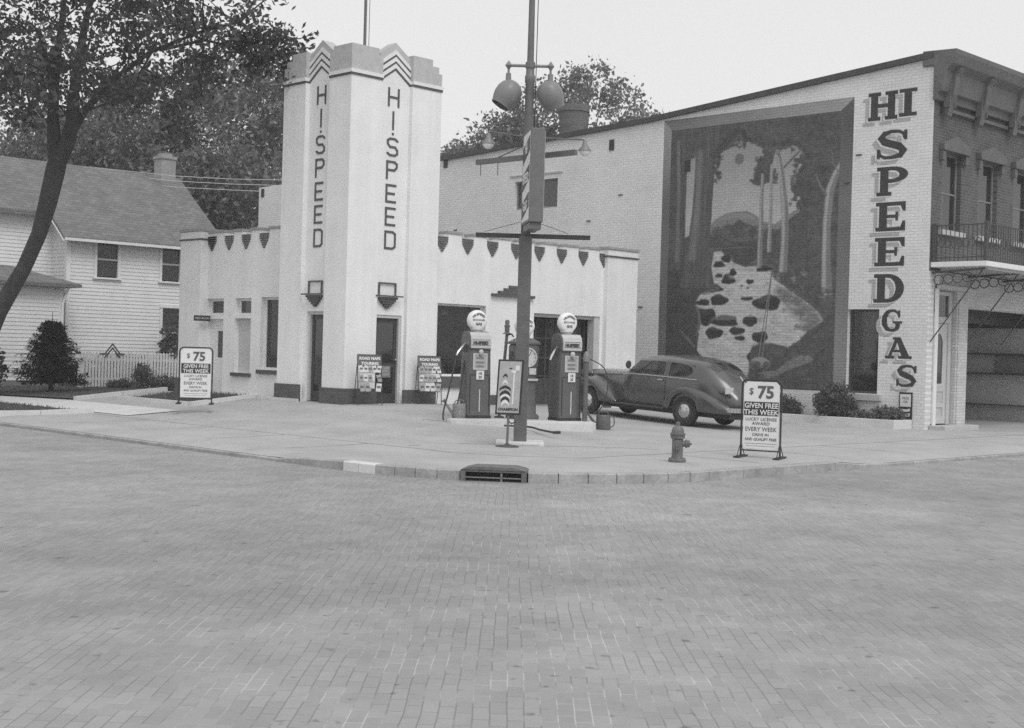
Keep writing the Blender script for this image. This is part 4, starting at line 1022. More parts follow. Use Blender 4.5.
q = MB(); q.box(x0+.02,x1-.02,HY0-.50,HY0-.425,5.20,5.30); part(q,'gutter','siding',HO)
q = MB(); q.prism([(HY0-.42,5.17),(49.5,rz1-.07),(49.5,rz1-.021),(HY0-.42,5.219)],'x',x0-.03,x0+.09); q.prism([(HY0-.42,5.17),(49.5,rz1-.07),(49.5,rz1-.021),(HY0-.42,5.219)],'x',x1-.09,x1+.03); parts(q,'barge_board','siding',HO)
q = MB(); q.box(28.75,29.40,49.2,49.8,7.9,9.12); q.box(28.71,29.44,49.16,49.84,9.121,9.24); q.box(28.85,29.3,49.3,49.7,9.241,9.36); part(q,'chimney','house_chimney',RF,bevel=.01)
# low front wing with a hipped roof
WX0, WX1, WY0, WY1 = 17.6, 22.43, 44.9, 47.1
q = MB(); clap(q,'y',WY0,WX0,WX1-.1,.2,3.5); clap(q,'x',WX0,WY0,WY1,.2,3.5); part(q,'wing_siding','siding',HO,recalc=False)
q = MB(); q.box(WX1-.1,WX1+.06,WY0-.04,WY0+.1,.1,3.48); q.box(WX0-.04,WX0+.1,WY0-.045,WY0+.1,.1,3.48); parts(q,'corner_board','white_paint',HO)
part(MB().box(WX0+.05,WX1-.02,WY0+.12,WY1-.05,.1,3.47),'wing_core','interior_grey',HO)
part(MB().box(WX1-.02,WX1+.05,WY0+.101,WY1,.1,3.47),'wing_return','siding',HO)
q = MB(); e = .4; ze, zr_ = 3.60, 4.25
q.add([(WX0-e,WY0-e,ze),(WX1+.55,WY0-e,ze),(WX1+.55,WY1,ze),(WX1-.9,WY1,zr_),(WX0+1.6,WY1,zr_),(WX0-e,WY1,ze)],[(0,1,3,4),(1,2,3),(0,4,5)])
q.box(WX0-e,WX1+.55,WY0-e,WY1,ze-.12,ze-.005)
part(q,'wing_roof','shingles',HO,recalc=False)
part(MB().tube([(WX1+.1,WY0-.3,3.46),(WX1+.1,WY0-.12,3.25),(WX1+.0,WY0-.1,2.9),(WX1+.0,WY0-.1,.3)],.045,8),'downspout','siding',HO,smooth=True)

# ------------------------------------------------------------------ picket fence
FY = 38.9; fz = .15
FE = thing('picket_fence','white wooden picket fence between the spruce and the filling station','fence',(20.2,FY,fz))
def pkt(x, h): return [(x-.037,fz+.06),(x+.037,fz+.06),(x+.037,fz+h-.05),(x,fz+h),(x-.037,fz+h-.05)]
x = 20.2; i = 0
while x < 24.4:
    part(MB().prism(pkt(x,1.16+random.uniform(-.012,.012)),'y',FY-.012,FY+.012),'picket','white_paint',FE); x += .107
q = MB(); q.box(20.1,24.5,FY+.013,FY+.06,fz+.26,fz+.34); part(q,'rail','white_paint',FE); q = MB(); q.box(20.1,24.5,FY+.013,FY+.06,fz+.86,fz+.95); part(q,'rail','white_paint',FE)
for x in (20.12,22.5,24.5): part(MB().box(x-.06,x+.06,FY-.03,FY+.09,fz-.2,fz+1.12),'post','white_paint',FE)
for c in (21.15,23.6):
    q = MB()
    for dz in (0,.13): q.ribbon([(c-.42,fz+1.09-dz*.3),(c-.26,fz+1.09-dz),(c,fz+1.40-dz),(c+.26,fz+1.09-dz),(c+.42,fz+1.09-dz*.3)] if dz==0 else [(c-.26,fz+.98),(c,fz+1.27),(c+.26,fz+.98)],.035,'y',FY-.05,FY-.02)
    part(q,'chevron_ornament','trim_dark',FE)

# ------------------------------------------------------------------ foliage
def leaves(q, c, r, n, s, mi=0, flat=.0, sq=(1,1,1)):
    for _ in range(n):
        while True:
            p = Vector((random.gauss(0,.5),random.gauss(0,.5),random.gauss(0,.5)))
            if p.length < 1.35: break
        p = Vector((c[0]+p.x*r*sq[0], c[1]+p.y*r*sq[1], c[2]+p.z*r*sq[2]))
        a = Vector((random.gauss(0,1),random.gauss(0,1),random.gauss(0,1)-.0)).normalized()
        b = a.orthogonal().normalized(); b = b*math.cos(k:=random.uniform(0,6.28))+a.cross(b)*math.sin(k)
        l = s*random.uniform(.6,1.35); a *= l; b *= l*.55
        q.add([p-a*.5, p+b*.5+a*.05, p+a*.5, p-b*.5+a*.05],[(0,1,2,3)],mi)
def curve(a, b, n, sag, wob):
    a = Vector(a); b = Vector(b); P = []
    for i in range(n+1):
        t = i/n; p = a.lerp(b,t); p.z += sag*math.sin(PI*t); w_ = wob*math.sin(PI*t)
        P.append(p+Vector((random.uniform(-w_,w_),random.uniform(-w_,w_),random.uniform(-w_,w_))))
    return P
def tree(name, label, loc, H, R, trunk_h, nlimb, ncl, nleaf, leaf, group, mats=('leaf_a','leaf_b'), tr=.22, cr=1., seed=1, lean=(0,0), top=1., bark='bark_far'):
    random.seed(seed)
    t = thing(name,label,'tree',loc,0,group)
    tk = MB(); cw = MB()
    tip = Vector((lean[0],lean[1],H*.86))
    P = curve((0,0,-.3),tip,9,0,.25); tk.tube(P,[tr*(1-.85*i/9) for i in range(10)],8)
    cz = (trunk_h+H)/2; hz = (H-trunk_h)/2
    for k in range(nlimb):
        a = 2*PI*k/nlimb+random.uniform(-.5,.5); f = random.uniform(.25,.8); b0 = P[int(2+f*7)]
        el = random.uniform(-.5,1.0)
        e = Vector((math.cos(a)*math.cos(el)*R*.75+lean[0]*.6, math.sin(a)*math.cos(el)*R*.75+lean[1]*.6, cz+math.sin(el)*hz*.85))
        tk.tube(curve(b0,e,5,.3,.2),[tr*.4*(1-.8*i/5) for i in range(6)],6)
    for k in range(ncl):
        while True:
            v = Vector((random.uniform(-1,1),random.uniform(-1,1),random.uniform(-1,1)))
            if .25 < v.length < 1: break
        v = v.normalized()*(v.length**.5)
        lob = 1+.22*math.sin(3*math.atan2(v.y,v.x)+seed)+.15*math.sin(5*v.z+seed*2)
        zz = v.z*hz*top
        c = Vector((v.x*R*lob*(1-.25*max(0,v.z)), v.y*R*lob*(1-.25*max(0,v.z)), cz+zz))
        c += Vector((lean[0]*c.z/H, lean[1]*c.z/H, 0))
        leaves(cw, c, cr*random.uniform(.6,1.25), nleaf, leaf, random.choice((0,0,1)), sq=(1,1,.72))
    tk.build('trunk',bark,t,smooth=True); cw.build('crown',list(mats),t,recalc=False)
    return t
# the big street tree on the left
random.seed(21)
bx_, by_ = 13.5, 33.4
T0 = thing('street_tree','big dark leaning street tree with a forked trunk beside the sidewalk','tree',(bx_,by_,.1))
rr = Vector((S2,-S2,0)); ff = Vector((S2,S2,0))
def rv(r_, d_, z): return rr*r_+ff*d_+Vector((0,0,z))
tk = MB(); cw = MB()
def ad(px, py, d):                                     # local point of the street tree, d metres ahead
    p = ray(px,py)*d; return Vector((p.x-bx_, p.y-by_, p.z+CZ-.1))
D_ = 33.1
tk.tube([ad(-46,440,D_),ad(-40,408,D_),ad(-28,370,D_),ad(-2,312,D_),ad(24,268,D_),ad(39,234,D_),ad(48,202,D_),ad(55,172,D_),ad(59,155,D_)],[.50,.36,.27,.215,.18,.185,.22,.235,.22],14)
forks = [([ad(56,160,D_),ad(54,140,D_),ad(53,118,D_),ad(54,92,D_-.3),ad(57,60,D_-.6),ad(62,20,D_-.8),ad(66,-20,D_-.8)],.19),
         ([ad(59,158,D_),ad(68,141,D_),ad(72,124,D_+.2),ad(73,100,D_+.4),ad(77,66,D_+.5),ad(86,20,D_+.6),ad(96,-20,D_+.7)],.22),
         ([ad(70,136,D_+.2),ad(84,112,D_+.4),ad(108,84,D_+.3),ad(150,52,D_),ad(205,30,D_-.4)],.12),
         ([ad(72,118,D_+.2),ad(100,96,D_+1.2),ad(135,80,D_+1.8),ad(170,84,D_+2.2)],.075),
         ([ad(54,110,D_),ad(34,84,D_-.5),ad(0,60,D_-.8),ad(-60,40,D_-1)],.12),
         ([ad(54,90,D_-.3),ad(46,60,D_-2),ad(40,30,D_-3.4)],.11),([ad(73,100,D_+.4),ad(80,70,D_+2.4),ad(90,40,D_+3.8)],.11),
         ([ad(160,50,D_),ad(205,40,D_-.6),ad(246,50,D_-1),ad(262,62,D_-1)],.045),([ad(205,30,D_-.4),ad(240,22,D_-.7),ad(268,44,D_-.9)],.045)]
for P, r_ in forks: tk.tube(P,[r_*(1-.75*i/(len(P)-1)) for i in range(len(P))],9)
for k in range(70):                                   # twigs
    P, r_ = random.choice(forks); i = random.randrange(1,len(P)); b0 = P[i]
    tk.tube(curve(b0, b0+Vector((random.gauss(0,1.1),random.gauss(0,1.1),abs(random.gauss(.3,.6)))),3,0,.1),[.03,.022,.014,.006],5)
def crown_ok(p):
    q_ = Vector((bx_,by_,.1))+p; w_ = q_.dot(Vector((S2,S2,0)))
    X_ = 512+F*q_.dot(rr)/w_
    Y_ = 352+.028*(X_-512)-F*(q_.z-CZ)/w_
    return X_, Y_
n_ = 0
while n_ < 430:
    p = rv(random.uniform(-6,9.8),random.uniform(-4.6,4.6),random.uniform(4.6,13.5))
    X_, Y_ = crown_ok(p)
    low = 138 if X_ < 55 else (112+.12*(X_-55) if X_ < 150 else (124-.75*(X_-150) if X_ < 215 else 72))
    if X_ > 272: continue
    e = ((X_-95)/215)**2 + (p.dot(ff)/4.8)**2*.8
    if e > 1: continue
    if Y_ > low-random.uniform(4,30): continue
    if 50 < X_ < 84 and 80 < Y_ < 150 and random.random() < .7: continue
    if X_ > 200 and random.random() < .5+.35*(Y_>45): continue
    if 205 < X_ < 235 and Y_ > 48: continue
    leaves(cw,p,random.uniform(.4,.8),78,.155,random.choice((0,1,1,2)),sq=(1,1,.7)); n_ += 1
for X_, z_, n2 in ((7.7,8.6,2),(8.2,8.5,2),(7.2,8.8,2),(8.3,9.2,2),(5.8,6.5,2)):
    for _ in range(n2): leaves(cw,rv(X_+random.gauss(0,.4),-.8+random.gauss(0,.6),z_+random.gauss(0,.25)-.0),.42,46,.17,random.choice((0,1)),sq=(1,1,.7))
for px, py, k in ((232,40,3),(246,46,3),(258,50,4),(268,60,3),(276,52,4),(284,66,2),(288,46,3),(280,38,3),(262,36,4),(296,56,1),(240,64,2),(252,70,2),(206,58,3),(214,72,2),(196,82,3),(188,96,3),(176,108,3)):
    for _ in range(k): leaves(cw,ad(px+random.gauss(0,7),py+random.gauss(0,6),D_-.9+random.gauss(0,.3)),.34,44,.14,random.choice((0,1,1)),sq=(1,1,.75))
tk.build('trunk','bark',T0,smooth=True); cw.build('crown',['leaf_c','leaf_a','leaf_a'],T0,recalc=False)
# trees behind the house and the long building
def at(px, d): r_ = (px-512)/F*d; return ((d+r_)*S2,(d-r_)*S2,.2)
BG = [('rounded tree standing directly behind the house chimney',175,66,15.5,5.6,3.2,(-.0,0)),
      ('tall tree whose top rises between the house chimney and the tower',246,68,16.0,5.6,3.0,(0,0)),
      ('spreading tree right beside the white rear wall behind the tower',286,72,14.5,5.0,2.2,(0,0)),
      ('low bushy tree over the right end of the house roof',222,60,10.2,4.2,1.0,(0,0)),
      ('broad tree behind the left end of the house roof',60,70,13.2,6.2,3.0,(0,0)),
      ('tree above the middle of the house ridge left of the chimney',118,68,13.6,5.8,2.8,(0,0)),
      ('tree at the far left edge behind the porch wing',0,74,14.0,6.0,3.0,(0,0))]
for i,(lb,px,d,H,R,th,ln) in enumerate(BG):
    tree('background_tree',lb,at(px,d),H,R,th,7,210,84,.27,'trees behind the house',('leaf_b','leaf_pale'),seed=40+i,cr=1.2)
BG2 = [('airy tree rising behind the round roof chimney',575,78,18.2,5.2,9.5,(.6,0),('leaf_pale','leaf_b')),
       ('thin tree behind the roof just left of the lamp post',512,80,15.6,3.6,9.0,(0,0),('leaf_pale','leaf_b')),
       ('small tree top peeping over the roof beside the tower',460,84,14.2,2.8,9.0,(0,0),('leaf_pale','leaf_b')),
       ('tree with a slanting right branch behind the roof right of the chimney',614,80,15.6,3.2,9.5,(.8,-.8),('leaf_pale','leaf_b'))]
for i,(lb,px,d,H,R,th,ln,mm_) in enumerate(BG2):
    tree('roofline_tree',lb,at(px,d),H,R,th,8,165,66,.26,'trees behind the long roof',mm_,seed=70+i,cr=.85,lean=ln)
# spruce
random.seed(5)
sp = thing('spruce_tree','small dark spruce on the lawn left of the picket fence','tree',(17.85,36.25,.15))
tk = MB(); cw = MB(); tk.tube([(0,0,-.2),(0,0,2.1)],[.08,.012],8)
for k in range(170):
    z = .28+1.72*(k/170)**1.0; L_ = 1.08*(1-(z-.28)/1.95)**.8+.05; a = k*2.399+random.uniform(-.3,.3); L_ *= random.uniform(.6,1.22)
    dx, dy = math.cos(a), math.sin(a)
    tk.tube([(0,0,z),(dx*L_*.6,dy*L_*.6,z-.02),(dx*L_,dy*L_,z+.02)],[.014,.009,.004],4)
    for m_ in range(90):
        t_ = random.uniform(.15,1.05); s_ = random.uniform(-1,1)*.24*L_*(1.1-t_*.6); c = Vector((dx*L_*t_-dy*s_, dy*L_*t_+dx*s_, z-.03+random.uniform(-.06,.05)))
        ax = Vector((dx+random.gauss(0,.5),dy+random.gauss(0,.5),random.gauss(-.1,.35))).normalized()*random.uniform(.12,.22); bx2 = ax.cross(Vector((0,0,1))).normalized()*.03
        cw.add([c-ax*.5,c+bx2,c+ax*.5,c-bx2],[(0,1,2,3)])
tk.tube([(0,0,1.9),(0,0,2.3)],.008,4)
tk.build('trunk','bark',sp,smooth=True); cw.build('crown','needle',sp,recalc=False)
# shrubs
def shrub(name, label, loc, rx, rz, n, leaf, m, group=None, tall=False, dens=1.):
    ry = .5 if name == 'hedge' else rx
    t = thing(name,label,'shrub',loc,0,group); st = MB(); lf = MB()
    for k in range(n):
        a = random.uniform(0,6.28); u = random.random()**.5; zz = random.random()
        p = Vector((math.cos(a)*rx*u, math.sin(a)*ry*u, rz*(.15+.85*zz*math.sqrt(max(0,1-u*u*.8)))))
        if tall: p.z = rz*zz
        leaves(lf,p,.12 if not tall else .07,int(16*dens),leaf,random.choice((0,0,1)))
        if k % 6 == 0: st.tube([(p.x*.15,p.y*.15,-.05),(p.x*.6,p.y*.6,p.z*.5),tuple(p)],[.012,.008,.004],4)
    st.build('stem','bark_far',t); lf.build('foliage',m,t,recalc=False)
    return t
G2 = 'shrubs in the planter under the mural'
shrub('shrub','low spreading shrub in the planter right of the 75 dollar sign',(30.52,20.35,.2),.5,.5,150,.075,['leaf_a','leaf_b'],G2)
shrub('shrub','round clipped shrub in the planter under the mural corner',(30.48,18.72,.2),.52,.86,230,.075,['leaf_a','leaf_b'],G2)
shrub('shrub','loose low weeds in the planter below the framed poster',(30.52,17.25,.2),.42,.30,110,.08,['leaf_b','leaf_pale'],G2)
shrub('shrub','thin trailing weeds in the planter below the wall window',(30.5,18.0,.2),.3,.16,40,.07,['leaf_b','leaf_pale'],G2)
shrub('shrub','leafy dark bush left of the spruce at the lawn edge',(16.0,37.2,.12),.9,1.75,240,.12,['leaf_c','leaf_a'])
shrub('hedge','dark hedge filling the strip right behind the picket fence',(22.4,39.9,.14),2.2,1.05,420,.13,['leaf_c','leaf_a'])
G3 = 'plants along the picket fence'
shrub('shrub','upright leafy plant growing against the middle of the fence',(22.0,38.4,.15),.3,.85,80,.075,['leaf_a','leaf_b'],G3)
for i,(x_,s_,lb) in enumerate(((21.2,.28,'small low plant at the left foot of the picket fence'),(22.75,.42,'bushy low plant at the foot of the fence post'),(23.4,.5,'widest low plant at the right foot of the picket fence'))):
    shrub('shrub',lb,(x_,38.35,.15),.42,s_,80,.08,['leaf_b','leaf_pale'] if i else ['leaf_a','leaf_b'],G3)
for i,(x_,lb) in enumerate(((24.1,'tall hollyhock behind the fence, left of the pair'),(24.75,'tall hollyhock behind the fence beside the station wall'))):
    shrub('hollyhock',lb,(x_,40.6,.14),.24,2.0-.1*i,60,.11,['leaf_b','flower'],'hollyhocks behind the fence',tall=True)
shrub('shrub','dark climbing bush by the lower house window',(27.0,44.9,.3),.55,2.3,150,.12,['leaf_c','leaf_a'])
# overhead wires
q = MB()
def wp(px, py, d): v = ray(px,py)*d; return (v.x,v.y,v.z+CZ)
for ya_, yb2, yc_ in ((160,176,178),(165,181,184),(171,187,191)): q.tube([wp(-60,ya_-8,54.6),wp(60,ya_+4,54.6),wp(175,yb2,54.8),wp(230,yb2+3,55),wp(330,yc_+3,56)],.016,4)
tag(q.build('power_lines','cap_grey'),'three thin power lines strung past the house chimney','wires')

# ------------------------------------------------------------------ pump island
VA = -PI/4                                            # turns local x to the picture's right, local y into the depth
IS = Vector((19.9,19.3)); random.seed(3)
zi = .125
isl = MB()
def isle(w2, d2, n=6):
    P = []
    for sx in (1,-1):
        for k in range(n+1):
            a = (-PI/2+PI*k/n) if sx == 1 else (PI/2+PI*k/n)
            P.append((sx*(w2-d2*.4)+math.cos(a)*d2*.4, math.sin(a)*d2))
    return P
isl.prism(isle(1.52,.50),'z',-.3,.125); isl.prism(isle(1.49,.47),'z',.1251,.14)
o = isl.build('pump_island','concrete_light',bevel=.01); o.location = (IS.x-.25,IS.y+.03,zi); o.rotation_euler = (0,0,VA)
tag(o,'raised whitish concrete island carrying the gas pumps','pump island')
ZI = zi+.14
def rrect(w, d, r, n=4):
    P = []
    for cx, cy, a0 in ((w/2-r,-d/2+r,-PI/2),(w/2-r,d/2-r,0),(-w/2+r,d/2-r,PI/2),(-w/2+r,-d/2+r,PI)):
        for k in range(n+1): a = a0+PI/2*k/n; P.append((cx+math.cos(a)*r, cy+math.sin(a)*r))
    return P
def loft(q, secs, mi=0, cap=True):                    # secs: (poly, z)
    n = len(secs[0][0]); vs = [(x,y,z) for P,z in secs for x,y in P]
    fs = [(i*n+j,i*n+(j+1)%n,(i+1)*n+(j+1)%n,(i+1)*n+j) for i in range(len(secs)-1) for j in range(n)]
    if cap: fs += [tuple(range(n))[::-1], tuple(range((len(secs)-1)*n,len(secs)*n))]
    q.add(vs,fs,mi)
def globe(parent, z, rz=0):
    q = MB(); q.lathe([(.115,z-.245),(.115,z-.20),(.14,z-.195),(.13,z-.17)],n=20); part_ = q.build('globe_collar','pump_trim',parent,smooth=True)
    q = MB(); q.lathe([(.0,-.105),(.10,-.10),(.165,-.09),(.195,-.075),(.212,-.04),(.214,0),(.212,.04),(.195,.075),(.165,.09),(.10,.10),(.0,.105)],(0,0,z),(0,-1,0),28)
    g = q.build('globe','globe_white',parent,smooth=True)
    q = MB()
    def arcp(u,v,d,R=.135): a = PI/2-u/R; return ((R+v)*math.cos(a), -.104-d, z+(R+v)*math.sin(a)-.03)
    text_mb(q,'HI-SPEED',.066,lambda u,v,d: (lambda p:(p[0],-.101-d,p[2]))(arcp(u,v,d)),.003,offset=.002)
    text_mb(q,'EXCHANGE',.05,lambda u,v,d:(u,-.104-d,z-.01+v),.003,offset=.001); text_mb(q,'GAS',.075,lambda u,v,d:(u,-.104-d,z-.1+v),.003,offset=.003)
    q.build('globe_lettering','sign_grey',g)
def gas_pump(label, x, y, rz, hose_pts, noz):
    t = thing('gas_pump',label,'gas pump',(x,y,ZI),rz,'gas pumps on the island')
    q = MB(); loft(q,[(rrect(.56,.48,.04),0),(rrect(.56,.48,.04),.06)]); q.build('plinth','dark',t)
    q = MB(); loft(q,[(rrect(.54,.46,.05),.061),(rrect(.515,.44,.05),.9),(rrect(.495,.425,.05),1.43)]); b = q.build('body','pump_paint',t,smooth=True)
    q = MB()                                          # seams and door edges
    for xx in (-.215,.215): q.box(xx-.006,xx+.006,-.238,-.2,.10,.86)
    q.box(-.23,.23,-.231,-.2,.89,.90); q.box(-.24,.24,-.226,-.2,1.405,1.42); q.build('door_seam','dark',b)
    q = MB(); q.box(-.012,.012,-.24,-.2,.14,.60); q.build('chrome_strip','pump_trim',b)
    # rounded head
    P = [(-.225,1.431),(.225,1.431),(.228,1.60),(.20,1.70),(.14,1.765),(.05,1.79),(-.05,1.79),(-.14,1.765),(-.20,1.70),(-.228,1.60)]
    q = MB(); q.prism(P,'x',-.245,.245); q.build('head','pump_paint',t,bevel=.012)
    A = [(-.2285,1.445),(-.2355,1.60),(-.208,1.705),(-.145,1.772),(-.14,1.766),(-.2,1.70),(-.2282,1.60),(-.2255,1.445)]
    q = MB(); q.prism(A[:2]+A[6:],'x',-.215,.238); q.prism([A[1],A[2],A[5],A[6]],'x',-.215,.238); q.prism(A[2:6],'x',-.215,.238); f = q.build('ad_glass','pump_trim',t)
    q = MB(); text_mb(q,'HI-SPEED',.088,lambda u,v,d:(u*.95,-.236-.005-d,1.525+v),.003,offset=.004); q.box(-.19,.21,-.237,-.2335,1.505,1.512); q.box(-.19,.21,-.2375,-.235,1.612,1.62); q.build('ad_lettering','sign_black',f)
    q = MB(); q.wall('y',-.234,-.20,-.16,.16,1.0,1.34,[(-.13,.13,1.03,1.31)]); q.build('dial_frame','pump_trim',t)
    MB().box(-.13,.13,-.222,-.212,1.03,1.31).build('dial_face','ad_grey',t)
    q = MB(); 
    for k, zz in enumerate((1.05,1.13,1.22)): q.box(-.09,.09,-.2245,-.2225,zz,zz+.045)
    q.tube([(-.03,-.2245,1.29),(.05,-.2245,1.27)],.012,5); q.build('dial_digits','mid_grey',t)
    q = MB(); q.box(-.085,.085,-.246,-.228,.80,.985); c_ = q.build('price_card','sign_white',t)
    q = MB(); text_mb(q,'HI\n20',.075,lambda u,v,d:(u,-.2465-d,.90+v),.002,offset=.003); q.build('price_lettering','sign_grey',c_)
    q = MB(); q.lathe([(.02,0),(.05,.02),(.05,.06),(.03,.075)],(0,-.215,1.37),(0,-1,0),10); q.build('lamp_hood','pump_trim',t,smooth=True)
    globe(t,2.02)
    # nozzle in its side boot, and hose
    q = MB(); q.tube(hose_pts,.017,7); q.build('hose','hose',t,smooth=True)
    q = MB(); q.tube(noz,[.015,.02,.026,.03,.02],7); n_ = q.build('nozzle','chrome',t,smooth=True)
    q = MB(); q.tube([noz[2]+Vector((0,-.02,-.03)),noz[2]+Vector((-.03,-.03,-.10)),noz[4]+Vector((-.02,0,-.06))],.007,5); q.build('trigger_guard','iron',n_)
    q = MB(); q.box(-.29,-.25,-.10,.06,1.36,1.50); q.build('nozzle_boot','iron',t,bevel=.01)
    return t
V = Vector
def smooth_pts(P, n=5):
    P = [V(p) for p in P]; out = []
    for i in range(len(P)-1):
        p0 = P[max(0,i-1)]; p1 = P[i]; p2 = P[i+1]; p3 = P[min(len(P)-1,i+2)]
        for k in range(n):
            t = k/n; out.append(.5*((2*p1)+(p2-p0)*t+(2*p0-5*p1+4*p2-p3)*t*t+(3*p1-p0-3*p2+p3)*t**3))
    return out+[P[-1]]
gas_pump('gas pump left of the lamp post with a long looped hose',19.30,20.36,rad(-20),
    smooth_pts([(-.50,-.14,1.28),(-.56,-.16,1.0),(-.66,-.14,.5),(-.74,-.1,.08),(-.68,-.1,-.10),(-.5,-.1,.05),(-.36,-.06,.55),(-.28,0,1.0),(-.25,0,1.18)]),
    [V((-.24,-.03,1.55)),V((-.30,-.05,1.50)),V((-.38,-.09,1.43)),V((-.46,-.12,1.35)),V((-.50,-.14,1.28))])
gas_pump('gas pump right of the lamp post in front of the garage door',20.62,19.04,rad(-16),
    smooth_pts([(-.44,-.10,1.24),(-.455,-.10,1.0),(-.46,-.08,.6),(-.42,-.06,.25),(-.36,-.02,.06),(-.33,.05,.03)]),
    [V((-.23,-.03,1.52)),V((-.28,-.05,1.47)),V((-.34,-.07,1.41)),V((-.40,-.09,1.33)),V((-.44,-.10,1.24))])
# the older clock faced pump behind the post
t = thing('clock_pump','older clock faced gas pump half hidden behind the lamp post','gas pump',(20.10,19.76,ZI),rad(-22),'gas pumps on the island')
q = MB(); loft(q,[(rrect(.56,.50,.04),0),(rrect(.56,.50,.04),.08),(rrect(.46,.42,.04),.13),(rrect(.44,.40,.04),.80),(rrect(.50,.46,.04),.82),(rrect(.50,.46,.04),.86)]); q.build('body','pump_paint',t,smooth=True)
q = MB(); loft(q,[(rrect(.44,.40,.05),.861),(rrect(.48,.40,.05),1.0),(rrect(.56,.42,.08),1.25),(rrect(.56,.42,.08),1.5),(rrect(.50,.40,.08),1.55)]); hd = q.build('head','pump_paint',t,smooth=True)
q = MB(); loft(q,[(rrect(.60,.46,.06),1.551),(rrect(.60,.46,.06),1.59),(rrect(.3,.3,.06),1.68)]); q.build('cap','pump_paint',t,smooth=True)
q = MB(); q.lathe([(.20,0),(.205,.03),(.18,.035),(.178,.012),(.0,.011)],(.0,-.205,1.28),(0,-1,0),26,caps=False); q.build('dial','dial_white',hd,smooth=True)
q = MB(); q.bar((0,-.222,1.28),(.07,-.222,1.40),.012,.006); q.bar((0,-.222,1.28),(-.09,-.222,1.31),.012,.006)
for k in range(12):
    a = k*PI/6; q.bar((.15*math.cos(a),-.221,1.28+.15*math.sin(a)),(.17*math.cos(a),-.221,1.28+.17*math.sin(a)),.012,.006)
q.build('clock_hand','sign_black',hd)
q = MB(); q.box(.04,.19,-.226,-.2,.93,1.06); q.build('price_card','dial_white',t); q = MB(); q.box(-.23,.23,-.245,-.2,.80,.845); q.build('shelf_strip','pump_trim',t)
globe(t,1.93)
q = MB(); q.tube(smooth_pts([(-.29,-.05,1.40),(-.34,-.08,1.1),(-.36,-.08,.5),(-.32,-.05,.1),(-.27,0,.3),(-.26,0,.8)]),.017,6); q.build('hose','hose',t,smooth=True)
# air and water stand pipes
def at_px(px, py, z):
    d = ray(px,py); k = (z-CZ)/d.z; return V((d.x*k,d.y*k,z))
def up_px(px, py, base):                              # height above base for a pixel at the same depth
    d0 = base.dot(Fw)-CZ*Fw.z*0
    d = ray(px,py); k = (V((base.x,base.y,base.z-CZ))).dot(Fw)/d.dot(Fw); return V((d.x*k,d.y*k,CZ+d.z*k))
b = V((19.88,20.22,ZI)); tp = up_px(507,334,b)-b
t = thing('air_stand','slim leaning air hose stand left of the lamp post','stand pipe',b)
MB().tube([(0,0,0),tp],.032,8).build('pipe','pole_grey',t,smooth=True); q = MB(); q.lathe([(.09,0),(.09,.02),(.045,.03),(.05,.05),(.055,.15),(.065,.16),(.065,.18),(.045,.19),(.05,.28),(.02,.30)],tp,n=12); q.build('lantern_head','pole_grey',t,smooth=True)
q = MB(); q.tube([tp+V((0,0,-.02)),tp+V((.07,-.07,.0)),tp+V((.1,-.1,-.06))],.018,6); q.build('arm','pole_grey',t)
q = MB(); q.lathe([(.11,0),(.10,.03),(.04,.05)],n=12); q.build('foot','iron',t)
b = V((20.80,18.64,ZI)); t = thing('water_stand','dark upright pipe stand at the right end of the island','stand pipe',b)
MB().tube([(0,0,0),(0,0,1.22)],.055,10).build('pipe','pump_paint',t,smooth=True); q = MB(); q.lathe([(.06,1.221),(.075,1.23),(.075,1.33),(.05,1.40),(.02,1.44)],n=12); q.build('cap','lamp_enamel',t,smooth=True)
q = MB(); q.tube(smooth_pts([(.06,-.06,1.28),(.25,-.28,1.1),(.30,-.34,.7),(.22,-.26,.3),(.1,-.12,.15)]),.012,6); q.build('hose','hose',t,smooth=True)
# oil and watering cans
def can(name, label, loc, rz, m, s=1.):
    t = thing(name,label,'can',loc,rz)
    q = MB(); q.lathe([(.135*s,0),(.14*s,.01),(.13*s,.26*s),(.122*s,.275*s)],n=18); q.build('body',m,t,smooth=True)
    q = MB(); q.tube([(-.12*s,0,.07*s),(-.2*s,0,.18*s),(-.29*s,0,.30*s)],[.035*s,.025*s,.018*s],8); q.lathe([(.018*s,0),(.05*s,.05*s)],(-.285*s,0,.295*s),(-.6,0,.8),10); q.build('spout',m,t,smooth=True)
    q = MB(); q.tube(smooth_pts([(.13*s,0,.05*s),(.2*s,0,.1*s),(.19*s,0,.24*s),(.12*s,0,.26*s)]),.011*s,6); q.tube(smooth_pts([(-.1*s,0,.27*s),(-.06*s,0,.335*s),(.06*s,0,.335*s),(.1*s,0,.27*s)]),.010*s,6); q.build('handle',m,t,smooth=True)
p = at_px(603,430,lot(20.7,18.1)); can('watering_can','dark watering can standing on the ground at the island end',(p.x,p.y,p.z),VA,'tin',1.12)
can('watering_can','spotted watering can on the island beside the left pump',(18.93,20.42,ZI),VA+.2,'tin_spotted',1.08)
# stray hose end on the ground
p0 = at_px(529,428,.16); p1 = at_px(553,434,.14); q = MB(); q.tube(smooth_pts([p0+V((-.3,.4,.03)),p0+V((0,0,.02)),p0.lerp(p1,.5)+V((0,0,.02)),p1+V((0,0,.03))]),.02,7)
q.tube([p1+V((0,0,.03)),p1+V((.1,-.1,.035))],.03,7); tag(q.build('ground_hose','hose',smooth=True),'dark hose end lying on the ground right of the lamp post','hose')

